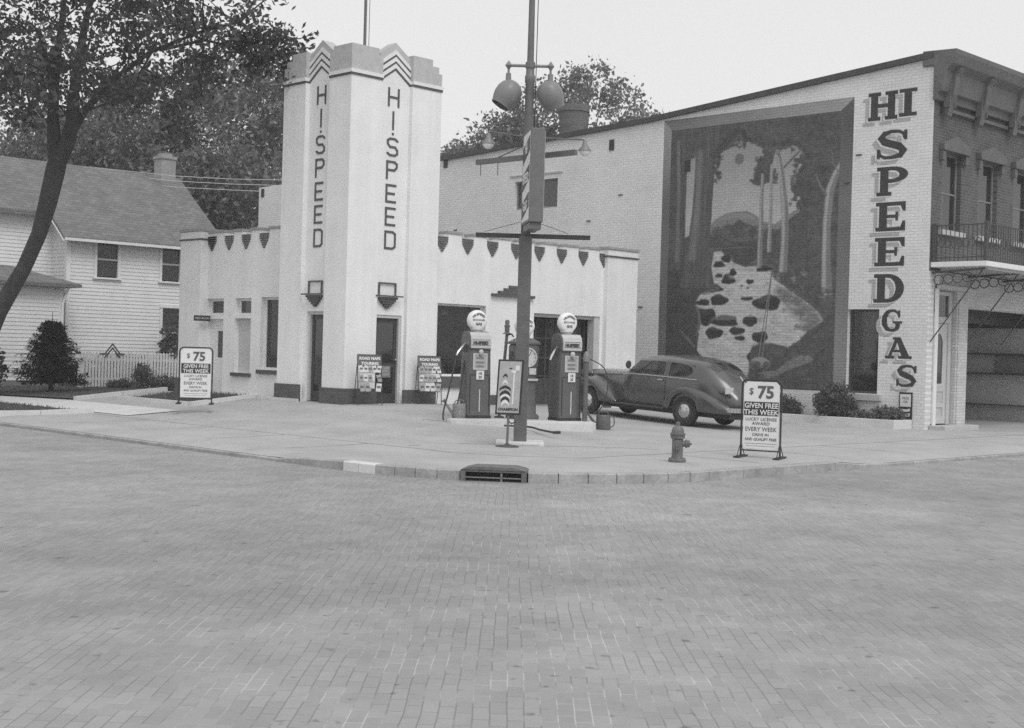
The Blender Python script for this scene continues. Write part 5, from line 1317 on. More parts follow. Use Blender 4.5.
# ------------------------------------------------------------------ spark plug sign
b = at_px(507,447,lot(16.1,16.1)); t = thing('advertising_sign','tilted framed advertising sign on a round foot left of the lamp post','sign',b,VA-.22)
q = MB(); q.lathe([(.21,0),(.20,.02),(.06,.04),(.03,.06)],n=20); q.build('foot','iron',t,smooth=True)
MB().tube([(0,0,.05),(.01,0,.56)],.022,8).build('post','pole_grey',t,smooth=True)
q = MB(); q.tube([(.01,0,.45),(.07,-.02,.40),(.15,-.02,.44)],.012,6); q.build('clamp','iron',t)
sh = .07
def sg_(u,v,d): return (u+sh*v*.6, -.02-d, .55+v)
def sbox(q,u0,u1,v0,v1,d0,d1,mi=0):
    P = [sg_(u,v,d) for d in (d0,d1) for u,v in ((u0,v0),(u1,v0),(u1,v1),(u0,v1))]
    q.add(P,[(0,1,2,3),(7,6,5,4),(0,4,5,1),(1,5,6,2),(2,6,7,3),(3,7,4,0)],mi)
q = MB(); sbox(q,-.22,.22,0,.94,-.02,.012); q.build('frame','sign_black',t)
q = MB(); sbox(q,-.19,.19,.035,.91,.0125,.016); fc = q.build('face','ad_grey',t)
q = MB()
def plug(c, w, v0, v1, mi):                           # a domed band
    P = [(c-w/2,v0),(c-w/2,v0+(v1-v0)*.45),(c-w*.3,v0+(v1-v0)*.8),(c,v1),(c+w*.3,v0+(v1-v0)*.8),(c+w/2,v0+(v1-v0)*.45),(c+w/2,v0),(c+w*.3,v0+(v1-v0)*.35),(c,v0+(v1-v0)*.5),(c-w*.3,v0+(v1-v0)*.35)]
    A = [sg_(u,v,.0165) for u,v in P]; B = [sg_(u,v,.019) for u,v in P]; n = len(P)
    q.add(A+B,[tuple(range(n)),tuple(range(n,2*n))[::-1]]+[(i,(i+1)%n,(i+1)%n+n,i+n) for i in range(n)],mi)
plug(-.07,.20,.40,.50,0); plug(-.065,.19,.30,.42,0); plug(-.06,.15,.20,.32,0); plug(-.06,.17,.26,.36,1); plug(-.055,.13,.14,.26,1); plug(-.075,.09,.50,.60,1); plug(-.08,.08,.62,.70,0)
sbox(q,.06,.085,.18,.72,.0165,.018,1); sbox(q,.02,.10,.72,.76,.0165,.018,1); sbox(q,.09,.16,.76,.84,.0165,.018,1); sbox(q,-.02,.03,.78,.80,.0165,.018,0)
text_mb(q,'CHAMPION',.066,lambda u,v,d:sg_(u-.0,v+.07,.0165+d),.003,0,offset=.003)
q.build('printed_picture',['sign_black','sign_white'],fc)

# ------------------------------------------------------------------ the two 75 dollar signs
def dollar_sign(label, loc, rz, w=.72):
    t = thing('sandwich_sign',label,'sign',loc,rz,'75 dollar prize signs')
    h0, h1 = .10, 1.30; r = .09; w2 = w/2
    P = [(-w2,0,h0-.06),(-w2,0,h1-r)]+[(-w2+r-r*math.cos(a),0,h1-r+r*math.sin(a)) for a in [PI/8*k for k in range(1,4)]]+[(-w2+r,0,h1),(w2-r,0,h1)]+[(w2-r+r*math.sin(a),0,h1-r+r*math.cos(a)) for a in [PI/8*k for k in range(1,4)]]+[(w2,0,h1-r),(w2,0,h0-.06)]
    q = MB(); q.tube(P,.017,7); q.tube([(-w2,0,h0+.02),(w2,0,h0+.02)],.012,6); q.build('frame','sign_black',t,smooth=True)
    PP = [(-w2+.03,h0+.05),(w2-.03,h0+.05),(w2-.03,h1-.09),(w2-.09,h1-.03),(-w2+.09,h1-.03),(-w2+.03,h1-.09)]
    q = MB(); q.prism(PP,'y',-.006,.006); bo = q.build('board','sign_white',t)
    q = MB(); q.box(-w2+.04,w2-.04,-.009,-.0065,.705,.935); q.build('black_band','sign_black',bo)
    q = MB(); pl_ = lambda dy,e=.0065: (lambda u,v,d:(u,-e-d,dy+v))
    text_mb(q,'75',.285,lambda u,v,d:(.07+u*1.0,-.0065-d,1.0+v),.003,offset=.010)
    q.build('price_numerals','sign_grey',bo)
    q = MB(); text_mb(q,'$',.15,lambda u,v,d:(-.175+u,-.0065-d,1.06+v),.003,offset=.002); q.build('dollar_mark','sign_grey',bo)
    q = MB(); text_mb(q,'GIVEN FREE',.118,lambda u,v,d:(u*.92,-.0095-d,.832+v),.003,offset=.002); text_mb(q,'THIS WEEK',.118,lambda u,v,d:(u*.98,-.0095-d,.722+v),.003,offset=.002); q.build('white_lettering','sign_white',bo)
    q = MB()
    for tx,sz,zz,sx,of in (('LUCKY LICENSE',.074,.62,1.0,.001),('AWARD',.074,.548,1.1,.001),('EVERY WEEK',.10,.445,.92,.001),('DRIVE IN',.066,.365,1.05,.001),('AND QUALIFY FREE',.062,.29,.98,.001),('NO OBLIGATION - NOTHING TO BUY' if 0 else '',.03,.24,1,.0)):
        if tx: text_mb(q,tx,sz,lambda u,v,d,zz=zz,sx=sx:(u*sx,-.0065-d,zz+v),.003,offset=of)
    q.box(-.27,.27,-.0085,-.0065,.236,.242); q.box(-.24,.24,-.0085,-.0065,.196,.201)
    q.build('dark_lettering','sign_grey',bo)
    for s_ in (-1,1):
        q = MB(); q.box(s_*w2-.05,s_*w2+.05,-.30,.30,0,.028); q.tube([(s_*w2,0,.26),(s_*w2,-.24,.03)],.008,5); q.tube([(s_*w2,0,.26),(s_*w2,.24,.03)],.008,5); q.tube([(s_*w2,0,.0),(s_*w2,0,.2)],.015,6); q.build('foot','sign_black',t)
    return t
p = at_px(760,458,lot(18.9,13.0)); dollar_sign('black framed 75 dollar prize sign by the kerb right of the hydrant',p,VA-rad(24),.66)
p = at_px(195,404,lot(17.8,28.4)+.03); d2_ = dollar_sign('black framed 75 dollar prize sign on the grass in front of the station left wing',p,VA+rad(10),.74); d2_.scale = (.95,.95,.95)

# ------------------------------------------------------------------ fire hydrant
p = at_px(677,462,0); t = thing('fire_hydrant','short grey cast iron fire hydrant near the kerb','hydrant',(p.x,p.y,.0),VA+.1)
q = MB(); q.lathe([(.135,0),(.14,.035),(.13,.05),(.10,.06),(.088,.09),(.085,.36),(.11,.37),(.115,.41),(.10,.42)],n=20); q.build('barrel','hydrant_paint',t,smooth=True)
q = MB(); q.lathe([(.118,.421),(.122,.45),(.10,.46),(.098,.49),(.085,.53),(.055,.565),(.04,.57)],n=20); q.build('bonnet','hydrant_paint',t,smooth=True)
q = MB(); q.lathe([(.035,.571),(.035,.61),(.028,.63),(.0,.632)],n=5); q.build('operating_nut','hydrant_paint',t)
q = MB(); q.lathe([(.05,.07),(.05,.12),(.066,.125),(.066,.15),(.055,.155),(.055,.19),(.02,.195),(.02,.22),(.0,.221)],(0,0,.29),(1,-.15,.0),14); q.build('hose_cap','hydrant_paint',t,smooth=True)
q = MB(); q.lathe([(.06,.06),(.06,.12),(.075,.125),(.075,.15),(.03,.155),(.03,.18)],(0,0,.28),(-.25,-1,0),14); q.build('steamer_cap','hydrant_paint',t,smooth=True)
q = MB()
for k in range(6): a = k*PI/3; q.lathe([(.014,.05),(.014,.068)],(.12*math.cos(a),.12*math.sin(a),0),n=6)
q.build('flange_bolt','hydrant_paint',t)

# ------------------------------------------------------------------ lamp post with the hanging sign
b = V((17.03,16.78,lot(17.03,16.78))); t = thing('lamp_post','tall square lamp post with two lamps and a narrow vertical sign','lamp post',b,VA)
zt = lambda py, d=23.9: CZ+(352-py)/F*d-b.z
q = MB(); q.box(-.115,.115,-.115,.115,-.2,zt(236)); q.box(-.085,.085,-.085,.085,zt(236)+.001,zt(150)); po = q.build('post','pole_paint',t,bevel=.01)
q = MB(); q.lathe([(.085,zt(150)+.001),(.075,zt(84)),(.09,zt(82)),(.09,zt(76)),(.075,zt(75)),(.07,zt(66)-.05),(.085,zt(66)-.04),(.085,zt(66)+.06),(.06,zt(66)+.07),(.05,zt(-20))],n=14); q.build('mast','pole_grey',t,smooth=True)
MB().box(-.42,.42,-.42,.42,-.1,.035).build('pole_footing','concrete_light',t,bevel=.01)
q = MB(); q.tube([(.10,0,zt(150)),(.11,0,zt(-20))],.008,5); q.build('cable','dark',t)
# bars
q = MB(); q.box(-.88,1.14,-.05,.05,zt(236)-.035,zt(236)+.04); q.build('lower_crossbar','dark',t)
ca, sa = math.cos(rad(45)), math.sin(rad(45))
zb_ = zt(158)
def lo(u): return V((u*ca, -u*sa, 0))                  # along the street
q = MB(); q.bar(V((0,-.05,zb_+.02))+lo(-1.3),V((0,-.05,zb_))+lo(1.15),.07,.09); q.build('upper_arm','pole_grey',t)
q = MB(); q.tube([V((0,0,zb_+.25)),V((0,0,zb_))+lo(-1.05)],.012,5); q.tube([V((0,0,zb_-.0))+lo(-1.2),V((0,0,zb_-.22))+lo(-1.2)],.008,5); q.tube([V((0,0,zb_-.0))+lo(-.75),V((0,0,zb_-.25))+lo(-.75)],.008,5); q.build('arm_brace','pole_grey',t)
q = MB(); q.tube([(-.72,0,zt(137)+.08),(0,0,zt(137)),(.98,0,zt(137)-.02)],.014,6); q.build('flood_arm','pole_grey',t)
q = MB(); q.tube([(-.1,0,zt(222)),(-.72,0,zt(234)+.03)],.006,4); q.tube([(.2,0,zt(222)),(.75,0,zt(234)+.03)],.006,4); q.build('guy_wire','dark',t)
for u, dz in ((-.70,.06),(1.0,-.02)):
    z_ = zt(137)+dz
    q = MB(); q.lathe([(.02,0),(.035,-.02),(.05,-.1),(.11,-.17),(.115,-.2)],(u,0,z_),(0,0,1),14); l = q.build('flood_lamp','lamp_enamel',t,smooth=True)
    q = MB(); q.lathe([(.10,-.201),(.09,-.24),(.05,-.28),(.0,-.29)],(u,0,z_),(0,0,1),14); q.build('lamp_glass','globe_white',l,smooth=True)
# big lamps
zc = zt(66)
q = MB(); q.tube([(-.42,0,zc),(.38,0,zc)],.028,8); ar = q.build('lamp_arm','lamp_enamel',t,smooth=True)
for u, ax in ((-.38,V((.62,.1,1))),(.36,V((-.45,-.25,1)))):
    q = MB(); q.lathe([(.0,.09),(.03,.05),(.065,0),(.03,-.05),(.02,-.07)],(u,0,zc),(0,0,1),10); q.lathe([(.02,-.06),(.02,-.14),(.045,-.14),(.05,-.26),(.055,-.31)],(u,0,zc),(0,0,1),12); q.build('lamp_neck','lamp_enamel',ar,smooth=True)
    q = MB(); c_ = V((u,0,zc-.50)); q.lathe([(.03,.245),(.09,.235),(.155,.195),(.205,.125),(.232,.03),(.232,-.06),(.213,-.14),(.185,-.21),(.175,-.255),(.165,-.25),(.2,-.1)],c_,ax,28,caps=False); s_ = q.build('lamp_shade','lamp_enamel',t,smooth=True)
    q = MB(); q.lathe([(.0,.12),(.05,.10),(.08,0),(.06,-.08),(.0,-.11)],c_,ax,12); q.build('lamp_bulb','globe_white',s_,smooth=True)
# vertical sign box, seen almost edge on
sb = MB(); zs0, zs1 = zt(233), zt(136); az = rad(8)
def sg2(x,y): return (.10+x*math.cos(az)-y*math.sin(az), -.50+x*math.sin(az)+y*math.cos(az))
def sbx(q,x0,x1,y0,y1,z0,z1,mi=0):
    P = [sg2(x,y)+(z,) for z in (z0,z1) for x,y in ((x0,y0),(x1,y0),(x1,y1),(x0,y1))]
    q.add(P,[(3,2,1,0),(4,5,6,7),(0,1,5,4),(1,2,6,5),(2,3,7,6),(3,0,4,7)],mi)
sbx(sb,-.12,.125,-.42,.42,zs0+.12,zs1); sbx(sb,-.10,.105,-.36,.36,zs0,zs0+.119); cab = sb.build('sign_cabinet','pole_grey',t,bevel=.01)
q = MB(); sbx(q,-.127,-.1205,-.39,.39,zs0+.16,zs1-.04); sbx(q,.1255,.132,-.39,.39,zs0+.16,zs1-.04); fc = q.build('sign_face','sign_white',cab)
q = MB()
H_ = zs1-zs0-.3
for f0,f1,sl_ in ((.02,.22,.12),(.36,.56,.12),(.70,.90,.12)):
    for xs0,xs1 in ((-.132,-.1275),(.1325,.137)):
        P = []
        for x in (xs0,xs1):
            for y,zf in ((.38,f0),(-.38,f0+sl_),(-.38,f1+.10),(.38,f1)): P.append(sg2(x,y)+(zs0+.18+H_*zf,))
        q.add(P,[(0,1,2,3),(7,6,5,4),(0,4,5,1),(1,5,6,2),(2,6,7,3),(3,7,4,0)])
q.build('zigzag_band','letter_dark',fc)
q = MB()
for tx,zf in (('HI',.80),('SPEED',.44),('GAS',.10)):
    text_mb(q,tx,.235,lambda u,v,d,zf=zf: sg2(-.1325-d,-u)+(zs0+.2+H_*zf+v,),.004,offset=.006); text_mb(q,tx,.235,lambda u,v,d,zf=zf: sg2(.1375+d,u)+(zs0+.2+H_*zf+v,),.004,offset=.006)
q.build('sign_lettering','sign_white',fc)

# ------------------------------------------------------------------ post with round gauges behind the right sign
b = at_px(758,424,lot(24.2,16.6)); t = thing('gauge_post','dark post with a twin eyed gauge head behind the right sign','post',b,VA)
k_ = (V((b.x,b.y,0)).dot(V((S2,S2,0))))/F
q = MB(); q.tube([(0,0,-.1),(0,0,50*k_)],.11,12); q.build('post','iron',t,smooth=True)
q = MB(); q.lathe([(.0,-.07),(.08,-.065),(.15,-.04),(.16,0),(.15,.04),(.08,.065),(.0,.07)],(0,0,61*k_),(0,0,1),20)
q = MB(); q.lathe([(0,-.18),(.12,-.16),(.24,-.09),(.27,0),(.24,.09),(.12,.16),(0,.18)],(0,0,60*k_),(0,0,1),20); g_ = q.build('gauge_head','pole_grey',t,smooth=True)
for s_ in (-.1,.1):
    q = MB(); q.lathe([(.07,.20),(.075,.265),(.05,.27)],(s_,0,60*k_),(s_*.5,-1,0),14); q.build('gauge_dial','iron',g_,smooth=True)
q = MB(); q.tube([(-.04,0,66*k_),(.22,0,150*k_)],.012,5); q.tube([(.06,0,66*k_),(.23,0,150*k_)],.012,5); q.build('hose_rod','pole_grey',t)

# ------------------------------------------------------------------ display racks of oil and road maps
def rack(label, loc, rz, seed):
    random.seed(seed)
    t = thing('display_rack',label,'display rack',loc,rz,'display racks by the tower door')
    q = MB(); lean = .20; Hh = 1.12
    for s_ in (-.27,.27): q.tube([(s_,-.02,0),(s_,lean,Hh)],.011,5); q.tube([(s_,.52,0),(s_,lean,Hh-.2)],.009,5)
    q.tube([(-.27,lean,Hh),(.27,lean,Hh)],.011,5); q.tube([(-.27,.36,.3),(.27,.36,.3)],.007,4)
    for z in (.30,.52,.72): q.tube([(-.27,-.02+lean*z/Hh-.06,z),(.27,-.02+lean*z/Hh-.06,z)],.008,4)
    q.build('frame','iron',t)
    yf = lambda z: -.02+lean*z/Hh
    q = MB(); q.obox((0,yf(.98)-.012,.98),(.26,0,0),(0,.006,-.001),(0,.03,.13)); bo = q.build('header_board','sign_grey',t)
    q = MB()
    for tx,zz in (('ROAD MAPS',1.01),('TOURING',.90)): text_mb(q,tx,.085,lambda u,v,d,zz=zz:(u,yf(zz+v)-.022-d,zz+v),.003,offset=.004)
    q.build('header_lettering','sign_white',bo)
    for z,h,n in ((.72,.15,5),(.52,.15,5),(.30,.18,4)):
        for i in range(n):
            if seed == 2 and z < .6 and i == n-2: continue
            wv = .50/n; u = -.25+wv*(i+.5); a = random.uniform(-.03,.03)
            o_ = MB().obox((u,yf(z+h/2)-.05,z+h/2+.01),(wv*.45,0,a*.3),(0,.012,0),(-a,.02,h/2)); mm = random.choice(('paper','paper','paper_print'))
            l_ = o_.build('folded_map',mm,t)
            q = MB(); q.obox((u,yf(z+h*.6)-.066,z+h*.62),(wv*.32,0,0),(0,.002,0),(0,.02*.3,h*.13)); q.build('map_title','sign_grey',l_)
rack('tall folding rack of printed maps in front of the tower door',(18.97,23.38,lot(19.0,23.4)),rad(-28),2)
rack('folding rack of printed maps below the office window',(20.86,23.52,lot(20.9,23.5)),rad(-30),3)
# goods in the office window
random.seed(9)
for i,(x,h,w_,m_) in enumerate(((21.86,.40,.13,'tin'),(22.05,.22,.15,'paper_print'),(22.30,.34,.10,'paper'),(22.62,.26,.16,'tin'),(22.85,.44,.15,'dark_wood'),(23.05,.24,.15,'paper_print'))):
    lb = ['dark tall box leftmost on the office window shelf','small printed carton second on the window shelf','white leaning price card on the window shelf','squat metal can on the window shelf','tall dark box on the window shelf behind the pump globe','printed carton rightmost on the window shelf'][i]
    q = MB(); z0 = 1.031
    if i == 2: q.obox((x,24.78,z0+h/2+.02),(w_/2,0,.04),(0,.01,0),(-.05,.05,h/2))
    elif i == 3: q.lathe([(w_/2,0),(w_/2,h*.8),(w_*.3,h*.9),(w_*.12,h)],(x,24.8,z0),n=14)
    else: q.box(x-w_/2,x+w_/2,24.7,24.86,z0,z0+h)
    tag(q.build('shop_item',m_,bevel=.006),lb,'shop goods','goods in the office window')

# ------------------------------------------------------------------ the parked car (local y forward, origin under the rear axle)
CX, CY = 25.10, 18.80
CAR = thing('parked_car','dusty grey late 1930s fastback two door sedan parked by the mural wall','car',(CX,CY,lot(CX-.7,CY)))
fwd = lot(CX,CY+2.92)-lot(CX-.7,CY); CAR.rotation_euler = (math.atan2(fwd,2.92),0,0)
# rows: sill, lower, mid, belt, window foot, window head, drip, shoulder, near centre, centre
ST_ = [
 (3.62,[(.10,.50),(.12,.62),(.13,.80),(.11,.92),(.09,.96),(.075,.985),(.06,1.0),(.04,1.005),(.015,1.008),(0,1.01)]),
 (3.50,[(.17,.46),(.20,.60),(.22,.80),(.20,.95),(.17,1.0),(.14,1.03),(.11,1.045),(.07,1.055),(.025,1.06),(0,1.062)]),
 (2.95,[(.34,.42),(.37,.58),(.39,.82),(.37,1.0),(.32,1.05),(.26,1.08),(.2,1.095),(.12,1.105),(.035,1.11),(0,1.112)]),
 (2.15,[(.58,.40),(.62,.56),(.61,.84),(.56,1.03),(.50,1.075),(.41,1.105),(.31,1.125),(.18,1.135),(.045,1.14),(0,1.142)]),
 (1.88,[(.70,.38),(.735,.55),(.73,.84),(.68,1.05),(.62,1.09),(.54,1.13),(.41,1.16),(.22,1.175),(.05,1.18),(0,1.182)]),
 (1.70,[(.735,.38),(.775,.55),(.775,.84),(.74,1.06),(.715,1.105),(.62,1.25),(.50,1.295),(.27,1.315),(.05,1.32),(0,1.322)]),
 (1.46,[(.75,.38),(.795,.55),(.80,.84),(.77,1.06),(.75,1.105),(.675,1.39),(.58,1.45),(.31,1.49),(.05,1.50),(0,1.502)]),
 (1.28,[(.755,.38),(.80,.55),(.805,.84),(.775,1.06),(.757,1.105),(.685,1.405),(.60,1.48),(.33,1.53),(.05,1.545),(0,1.547)]),
 (.66,[(.76,.38),(.805,.55),(.815,.84),(.79,1.06),(.77,1.105),(.70,1.415),(.62,1.505),(.34,1.57),(.05,1.585),(0,1.587)]),
 (.52,[(.76,.38),(.805,.55),(.815,.84),(.79,1.06),(.77,1.105),(.70,1.415),(.62,1.507),(.34,1.572),(.05,1.587),(0,1.589)]),
 (-.16,[(.76,.40),(.80,.56),(.81,.84),(.785,1.055),(.765,1.10),(.695,1.39),(.61,1.475),(.335,1.55),(.05,1.565),(0,1.567)]),
 (-.40,[(.75,.42),(.785,.58),(.79,.84),(.765,1.04),(.745,1.085),(.67,1.30),(.585,1.385),(.32,1.465),(.05,1.48),(0,1.482)]),
 (-.66,[(.71,.44),(.74,.60),(.74,.82),(.71,.99),(.69,1.03),(.615,1.16),(.53,1.235),(.295,1.315),(.05,1.33),(0,1.332)]),
 (-.88,[(.66,.46),(.68,.62),(.67,.80),(.62,.92),(.595,.96),(.525,1.05),(.45,1.105),(.26,1.165),(.05,1.18),(0,1.182)]),
 (-1.06,[(.60,.48),(.62,.62),(.60,.76),(.55,.84),(.52,.87),(.45,.93),(.38,.965),(.23,1.005),(.05,1.02),(0,1.022)]),
 (-1.20,[(.54,.50),(.55,.61),(.53,.71),(.48,.765),(.45,.785),(.38,.815),(.32,.835),(.19,.855),(.045,.865),(0,.867)]),
 (-1.30,[(.48,.50),(.48,.56),(.45,.62),(.40,.65),(.37,.66),(.31,.67),(.26,.68),(.15,.69),(.04,.695),(0,.697)])]
NR = 10; body = MB(); holes = {}
ring = []
for y, P in ST_:
    ring.append([(-x,y,z) for x,z in P]+[(x,y,z) for x,z in P[-2::-1]])
W_ = len(ring[0]); vs = [v for r_ in ring for v in r_]
HOLE = set()
for i in (6,7): HOLE |= {(i,4),(i,W_-2-4)}            # door windows
HOLE |= {(5,4),(5,W_-2-4)}
for i in (9,): HOLE |= {(i,4),(i,W_-2-4)}           # quarter windows
for i in (4,5): HOLE |= {(i,j) for j in (5,6,7,W_-2-5,W_-2-6,W_-2-7)}   # split windscreen
HOLE |= {(11,j) for j in (6,7,W_-2-6,W_-2-7)}         # split rear window
fs = []; gfs = []
for i in range(len(ring)-1):
    for j in range(W_-1):
        f = (i*W_+j, i*W_+j+1, (i+1)*W_+j+1, (i+1)*W_+j)
        (gfs if (i,j) in HOLE else fs).append(f)
fs.append(tuple(range(W_))); fs.append(tuple(range((len(ring)-1)*W_, len(ring)*W_))[::-1])
body.add(vs, fs)
bo = body.build('body','car_paint',CAR,smooth=180,sub=2)
cre = bo.data.attributes.new('crease_edge','FLOAT','EDGE'); cnt = {}
for f in fs:
    for a, b in zip(f, f[1:]+f[:1]): cnt[frozenset((a,b))] = cnt.get(frozenset((a,b)),0)+1
for e in bo.data.edges:
    a, b = e.vertices
    if cnt.get(frozenset((a,b)),0) == 1: cre.data[e.index].value = .0
CORN = [(i,j) for i in (5,8) for j in (4,5)]+[(9,4),(9,5)]
ca_ = bo.data.attributes.new('crease_vert','FLOAT','POINT')
for i,j in CORN:
    for jj in (j, W_-1-j): ca_.data[i*W_+jj].value = .75
gl = MB(); gl.add([(x*.985,y,z-.004) for x,y,z in vs], gfs)
def pick(sel, name):
    q = MB(); 
    for (i,j) in sel: q.add([(vs[k][0]*.982,vs[k][1],vs[k][2]-.004) for k in (i*W_+j,i*W_+j+1,(i+1)*W_+j+1,(i+1)*W_+j)],[(0,1,2,3)])
    return q.build(name,'car_glass',CAR)
MAT['car_glass'] = glass_mat('car_glass', .04, .04, .5)
for sgn in (0,1):
    J = lambda j: j if not sgn else W_-2-j
    pick([(5,J(4)),(6,J(4)),(7,J(4))],'door_window'); pick([(9,J(4))],'quarter_window')
    pick([(4,J(5)),(4,J(6)),(4,J(7)),(5,J(5)),(5,J(6)),(5,J(7))],'windscreen_pane'); pick([(11,J(6)),(11,J(7))],'rear_window')
# floor, seats, steering wheel inside
q = MB(); q.box(-.7,.7,-1.15,3.4,.36,.42); q.box(-.66,.66,-.9,-.2,.42,.75); q.box(-.66,.66,-.42,-.28,.75,1.12); q.box(-.66,.66,.55,1.05,.42,.75); q.obox((0,.52,.95),(.66,0,0),(0,.07,.01),(0,-.03,.23)); q.build('seats','interior',CAR,bevel=.03)
q = MB(); q.tube([(-.36+.2*math.cos(k*PI/10),1.22+.05*math.sin(k*PI/10),1.14+.19*math.sin(k*PI/10)) for k in range(21)],.014,6); q.tube([(-.36,1.22,1.14),(-.36,1.7,.95)],.02,6); q.build('steering_wheel','dark',CAR)
# fenders
def fender(sx, prof, ya, arch, thick=.02, name='fender'):
    """prof: (y, ztop, xout); ya: axle y"""
    q = MB(); n = 9; rows_ = []
    for y, zt_, xo in prof:
        zb2 = .36
        if abs(y-ya) < arch: zb2 = max(zb2, .35+math.sqrt(arch*arch-(y-ya)**2))
        zb2 = min(zb2, zt_-.03)
        xi = .62 if name == 'rear_fender' else .40
        row = []
        for k in range(n):
            t = k/(n-1)
            if t < .55:
                a = t/.55*PI/2; row.append((xi+(xo-xi)*math.sin(a), y, zt_-(zt_-max(zb2,zt_-.30))*.55*(1-math.cos(a))))
            else:
                z1 = zt_-(zt_-max(zb2,zt_-.30))*.55; u = (t-.55)/.45
                row.append((xo-.012*u, y, z1+(zb2-z1)*u))
        rows_.append([(sx*x,y_,z) for x,y_,z in row])
    vs_ = [v for r_ in rows_ for v in r_]
    q.add(vs_,[(i*n+j,i*n+j+1,(i+1)*n+j+1,(i+1)*n+j) for i in range(len(rows_)-1) for j in range(n-1)])
    return q.build(name,'car_paint',CAR,smooth=180,solid=.018)
def interp(K, ys):
    out = []
    for y in ys:
        for (a,za,xa),(b,zb_,xb) in zip(K[:-1],K[1:]):
            if min(a,b) <= y <= max(a,b):
                t = (y-a)/(b-a); t2 = t
                out.append((y, za+(zb_-za)*t2, xa+(xb-xa)*t2)); break
    return out
def dense(K, n=44):
    P = smooth_pts([(k[0],k[1],k[2]) for k in K],5); return [tuple(p) for p in P]
KR = [(.66,.42,.80),(.58,.62,.83),(.42,.80,.865),(.2,.905,.885),(0,.935,.89),(-.3,.90,.89),(-.6,.80,.875),(-.9,.66,.83),(-1.12,.53,.76),(-1.22,.43,.70)]
KF = [(2.02,.42,.82),(2.2,.60,.85),(2.45,.79,.88),(2.75,.91,.89),(3.0,.935,.885),(3.25,.90,.87),(3.45,.80,.84),(3.58,.66,.79),(3.64,.50,.72)]
for sx in (-1,1):
    fender(sx,dense(KR),0,.40,name='rear_fender'); fender(sx,dense(KF),2.92,.40,name='front_fender')
    q = MB(); q.box(*(sorted((sx*.70,sx*.875))),.56,2.12,.335,.375); q.build('running_board','trim_dark',CAR,bevel=.012)
    # headlamp on the fender apron
    h = MB(); h.lathe([(.0,-.26),(.05,-.22),(.085,-.12),(.105,0),(.108,.05),(.10,.06)],(sx*.50,3.28,.98),(0,1,.0),16); hl = h.build('headlight','car_paint',CAR,smooth=True)
    h = MB(); h.lathe([(.10,.061),(.08,.085),(.0,.10)],(sx*.50,3.28,.98),(0,1,0),16); h.build('lens','dial_white',hl,smooth=True)
    h = MB(); h.lathe([(.025,.05),(.04,-.02),(.035,-.08),(.0,-.10)],(sx*.72,-.93,.83),(0,1,0),10); h.build('tail_light','iron',CAR,smooth=True)
# wheels
for sx in (-1,1):
    for yw in (0,2.92):
        c = (sx*.735,yw,.345); ax = (sx,0,0)
        q = MB(); q.lathe([(.22,-.07),(.28,-.085),(.325,-.075),(.343,-.04),(.346,0),(.343,.04),(.325,.075),(.28,.085),(.225,.07)],c,ax,32,caps=False); q.lathe([(.222,-.068),(.222,.068)],c,ax,32,caps=False); wh = q.build('wheel','rubber',CAR,smooth=True)
        q = MB(); q.lathe([(.228,.066),(.222,.075),(.20,.055),(.14,.045),(.0,.045)],c,ax,28); q.build('rim','trim_dark',wh,smooth=True)
        q = MB(); q.lathe([(.165,.046),(.158,.075),(.115,.10),(.06,.108),(.05,.118),(.0,.12)],c,ax,24); q.build('hub_cap','chrome',wh,smooth=True)
# bumpers, grille, trim
q = MB(); P = [(-.84,-1.22,.47),(-.74,-1.38,.47),(-.4,-1.45,.47),(0,-1.47,.47),(.4,-1.45,.47),(.74,-1.38,.47),(.84,-1.22,.47)]
P2 = smooth_pts(P,4)
for a, b_ in zip(P2[:-1],P2[1:]): q.bar(a,b_,.03,.10)
for x in (-.42,.42): q.lathe([(.02,-.10),(.035,-.05),(.04,.05),(.02,.14)],(x,-1.48,.47),(0,0,1),8)
q.bar((-.35,-1.2,.45),(-.35,-1.44,.47),.04,.05); q.bar((.35,-1.2,.45),(.35,-1.44,.47),.04,.05); q.build('rear_bumper','chrome',CAR,smooth=30)
q = MB(); P2 = smooth_pts([(-.86,3.58,.47),(-.7,3.78,.47),(-.3,3.86,.47),(.3,3.86,.47),(.7,3.78,.47),(.86,3.58,.47)],4)
for a, b_ in zip(P2[:-1],P2[1:]): q.bar(a,b_,.03,.10)
q.bar((-.3,3.5,.46),(-.3,3.85,.47),.04,.05); q.bar((.3,3.5,.46),(.3,3.85,.47),.04,.05); q.build('front_bumper','chrome',CAR,smooth=30)
q = MB()
for k in range(7): q.box(-.13+.01*k,.13-.01*k,3.615+.004*k,3.64,.55+.055*k,.575+.055*k)
q.build('grille','chrome',CAR)
q = MB()
for sx in (-1,1):
    q.bar((sx*.70,1.92,1.045),(sx*.775,1.5,1.072),.012,.016); q.bar((sx*.785,1.5,1.074),(sx*.797,.6,1.076),.012,.016); q.bar((sx*.797,.6,1.076),(sx*.79,-.3,1.066),.012,.016)
    q.bar((sx*.32,3.4,.99),(sx*.62,2.1,1.055),.012,.02)
q.build('belt_moulding','pump_trim',CAR)
q = MB()
for sx in (-1,1):
    for y,zz in ((1.78,1.05),(.58,1.07)): q.bar((sx*.806,y,.42),(sx*.812,y,zz-.2),.006,.010); q.bar((sx*.812,y,zz-.2),(sx*.79,y,zz),.006,.010)
q.build('door_gap','dark',CAR)
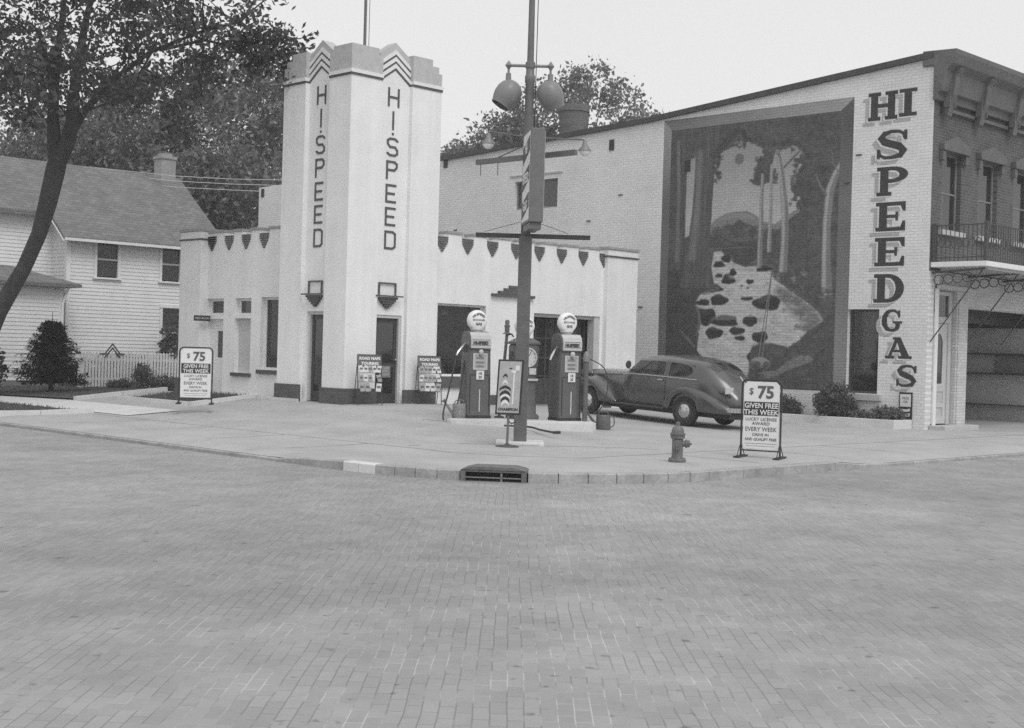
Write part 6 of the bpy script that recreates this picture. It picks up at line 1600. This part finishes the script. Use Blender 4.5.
for sx in (-1,1):
    q = MB(); q.bar((sx*.835,.78,1.0),(sx*.835,.64,1.0),.022,.03); q.bar((sx*.80,.76,1.0),(sx*.835,.76,1.0),.02,.02); q.build('door_handle','chrome',CAR,smooth=30)
    q = MB(); q.bar((sx*.64,1.52,1.16),(sx*.70,1.515,1.40),.03,.03) if 0 else None
q = MB(); q.obox((-.60,-1.06,.88),(.145,0,0),(0,.012,0),(0,.0,.07)); np_ = q.build('number_plate','light_grey',CAR)
q = MB(); q.tube([(-.62,-.98,.70),(-.61,-1.03,.80)],.02,6); q.build('plate_bracket','iron',CAR)
q = MB(); q.bar((0,-1.03,1.195),(0,-.86,1.355),.02,.02) if 0 else q.bar((.0,-1.235,.82),(.0,-.9,1.185),.03,.018); q.build('deck_moulding','pump_trim',CAR)
q = MB(); q.lathe([(.035,0),(.03,.04),(.0,.05)],(-.60,-1.06,.76),(0,-1,.3),10); q.build('plate_lamp','iron',CAR)
q = MB(); q.tube(smooth_pts([(-.70,1.60,1.12),(-.82,1.62,1.17),(-.88,1.62,1.22)]),.010,5); q.tube([(-.90+.085*math.cos(k*PI/8),1.62,1.28+.085*math.sin(k*PI/8)) for k in range(17)],.012,5); mi_ = q.build('side_mirror','iron',CAR); MB().lathe([(.0,0),(.08,.0),(.08,.006)],(-.90,1.62,1.28),(0,-1,0),16).build('mirror_glass','chrome',mi_)
q = MB(); q.box(-.6,.6,-1.1,3.3,.24,.36); q.build('chassis','dark',CAR)

# ------------------------------------------------------------------ thin volume added to lift the blacks and soften contrast: haze
hz = tag(MB().box(-175,255,-175,255,-1.5,24).build('lift_haze','stain'), kind='stuff')
m = bpy.data.materials.new('lift_haze'); m.use_nodes = True; nt = m.node_tree
nt.nodes.remove(nt.nodes['Principled BSDF']); pv = nd(nt,'ShaderNodeVolumePrincipled'); pv.inputs['Color'].default_value = g4(.95); pv.inputs['Density'].default_value = LIFT_DENSITY = .0011; pv.inputs['Anisotropy'].default_value = .2
nt.links.new(pv.outputs[0],nt.nodes['Material Output'].inputs['Volume']); hz.data.materials.clear(); hz.data.materials.append(m)
sc.cycles.volume_bounces = 1
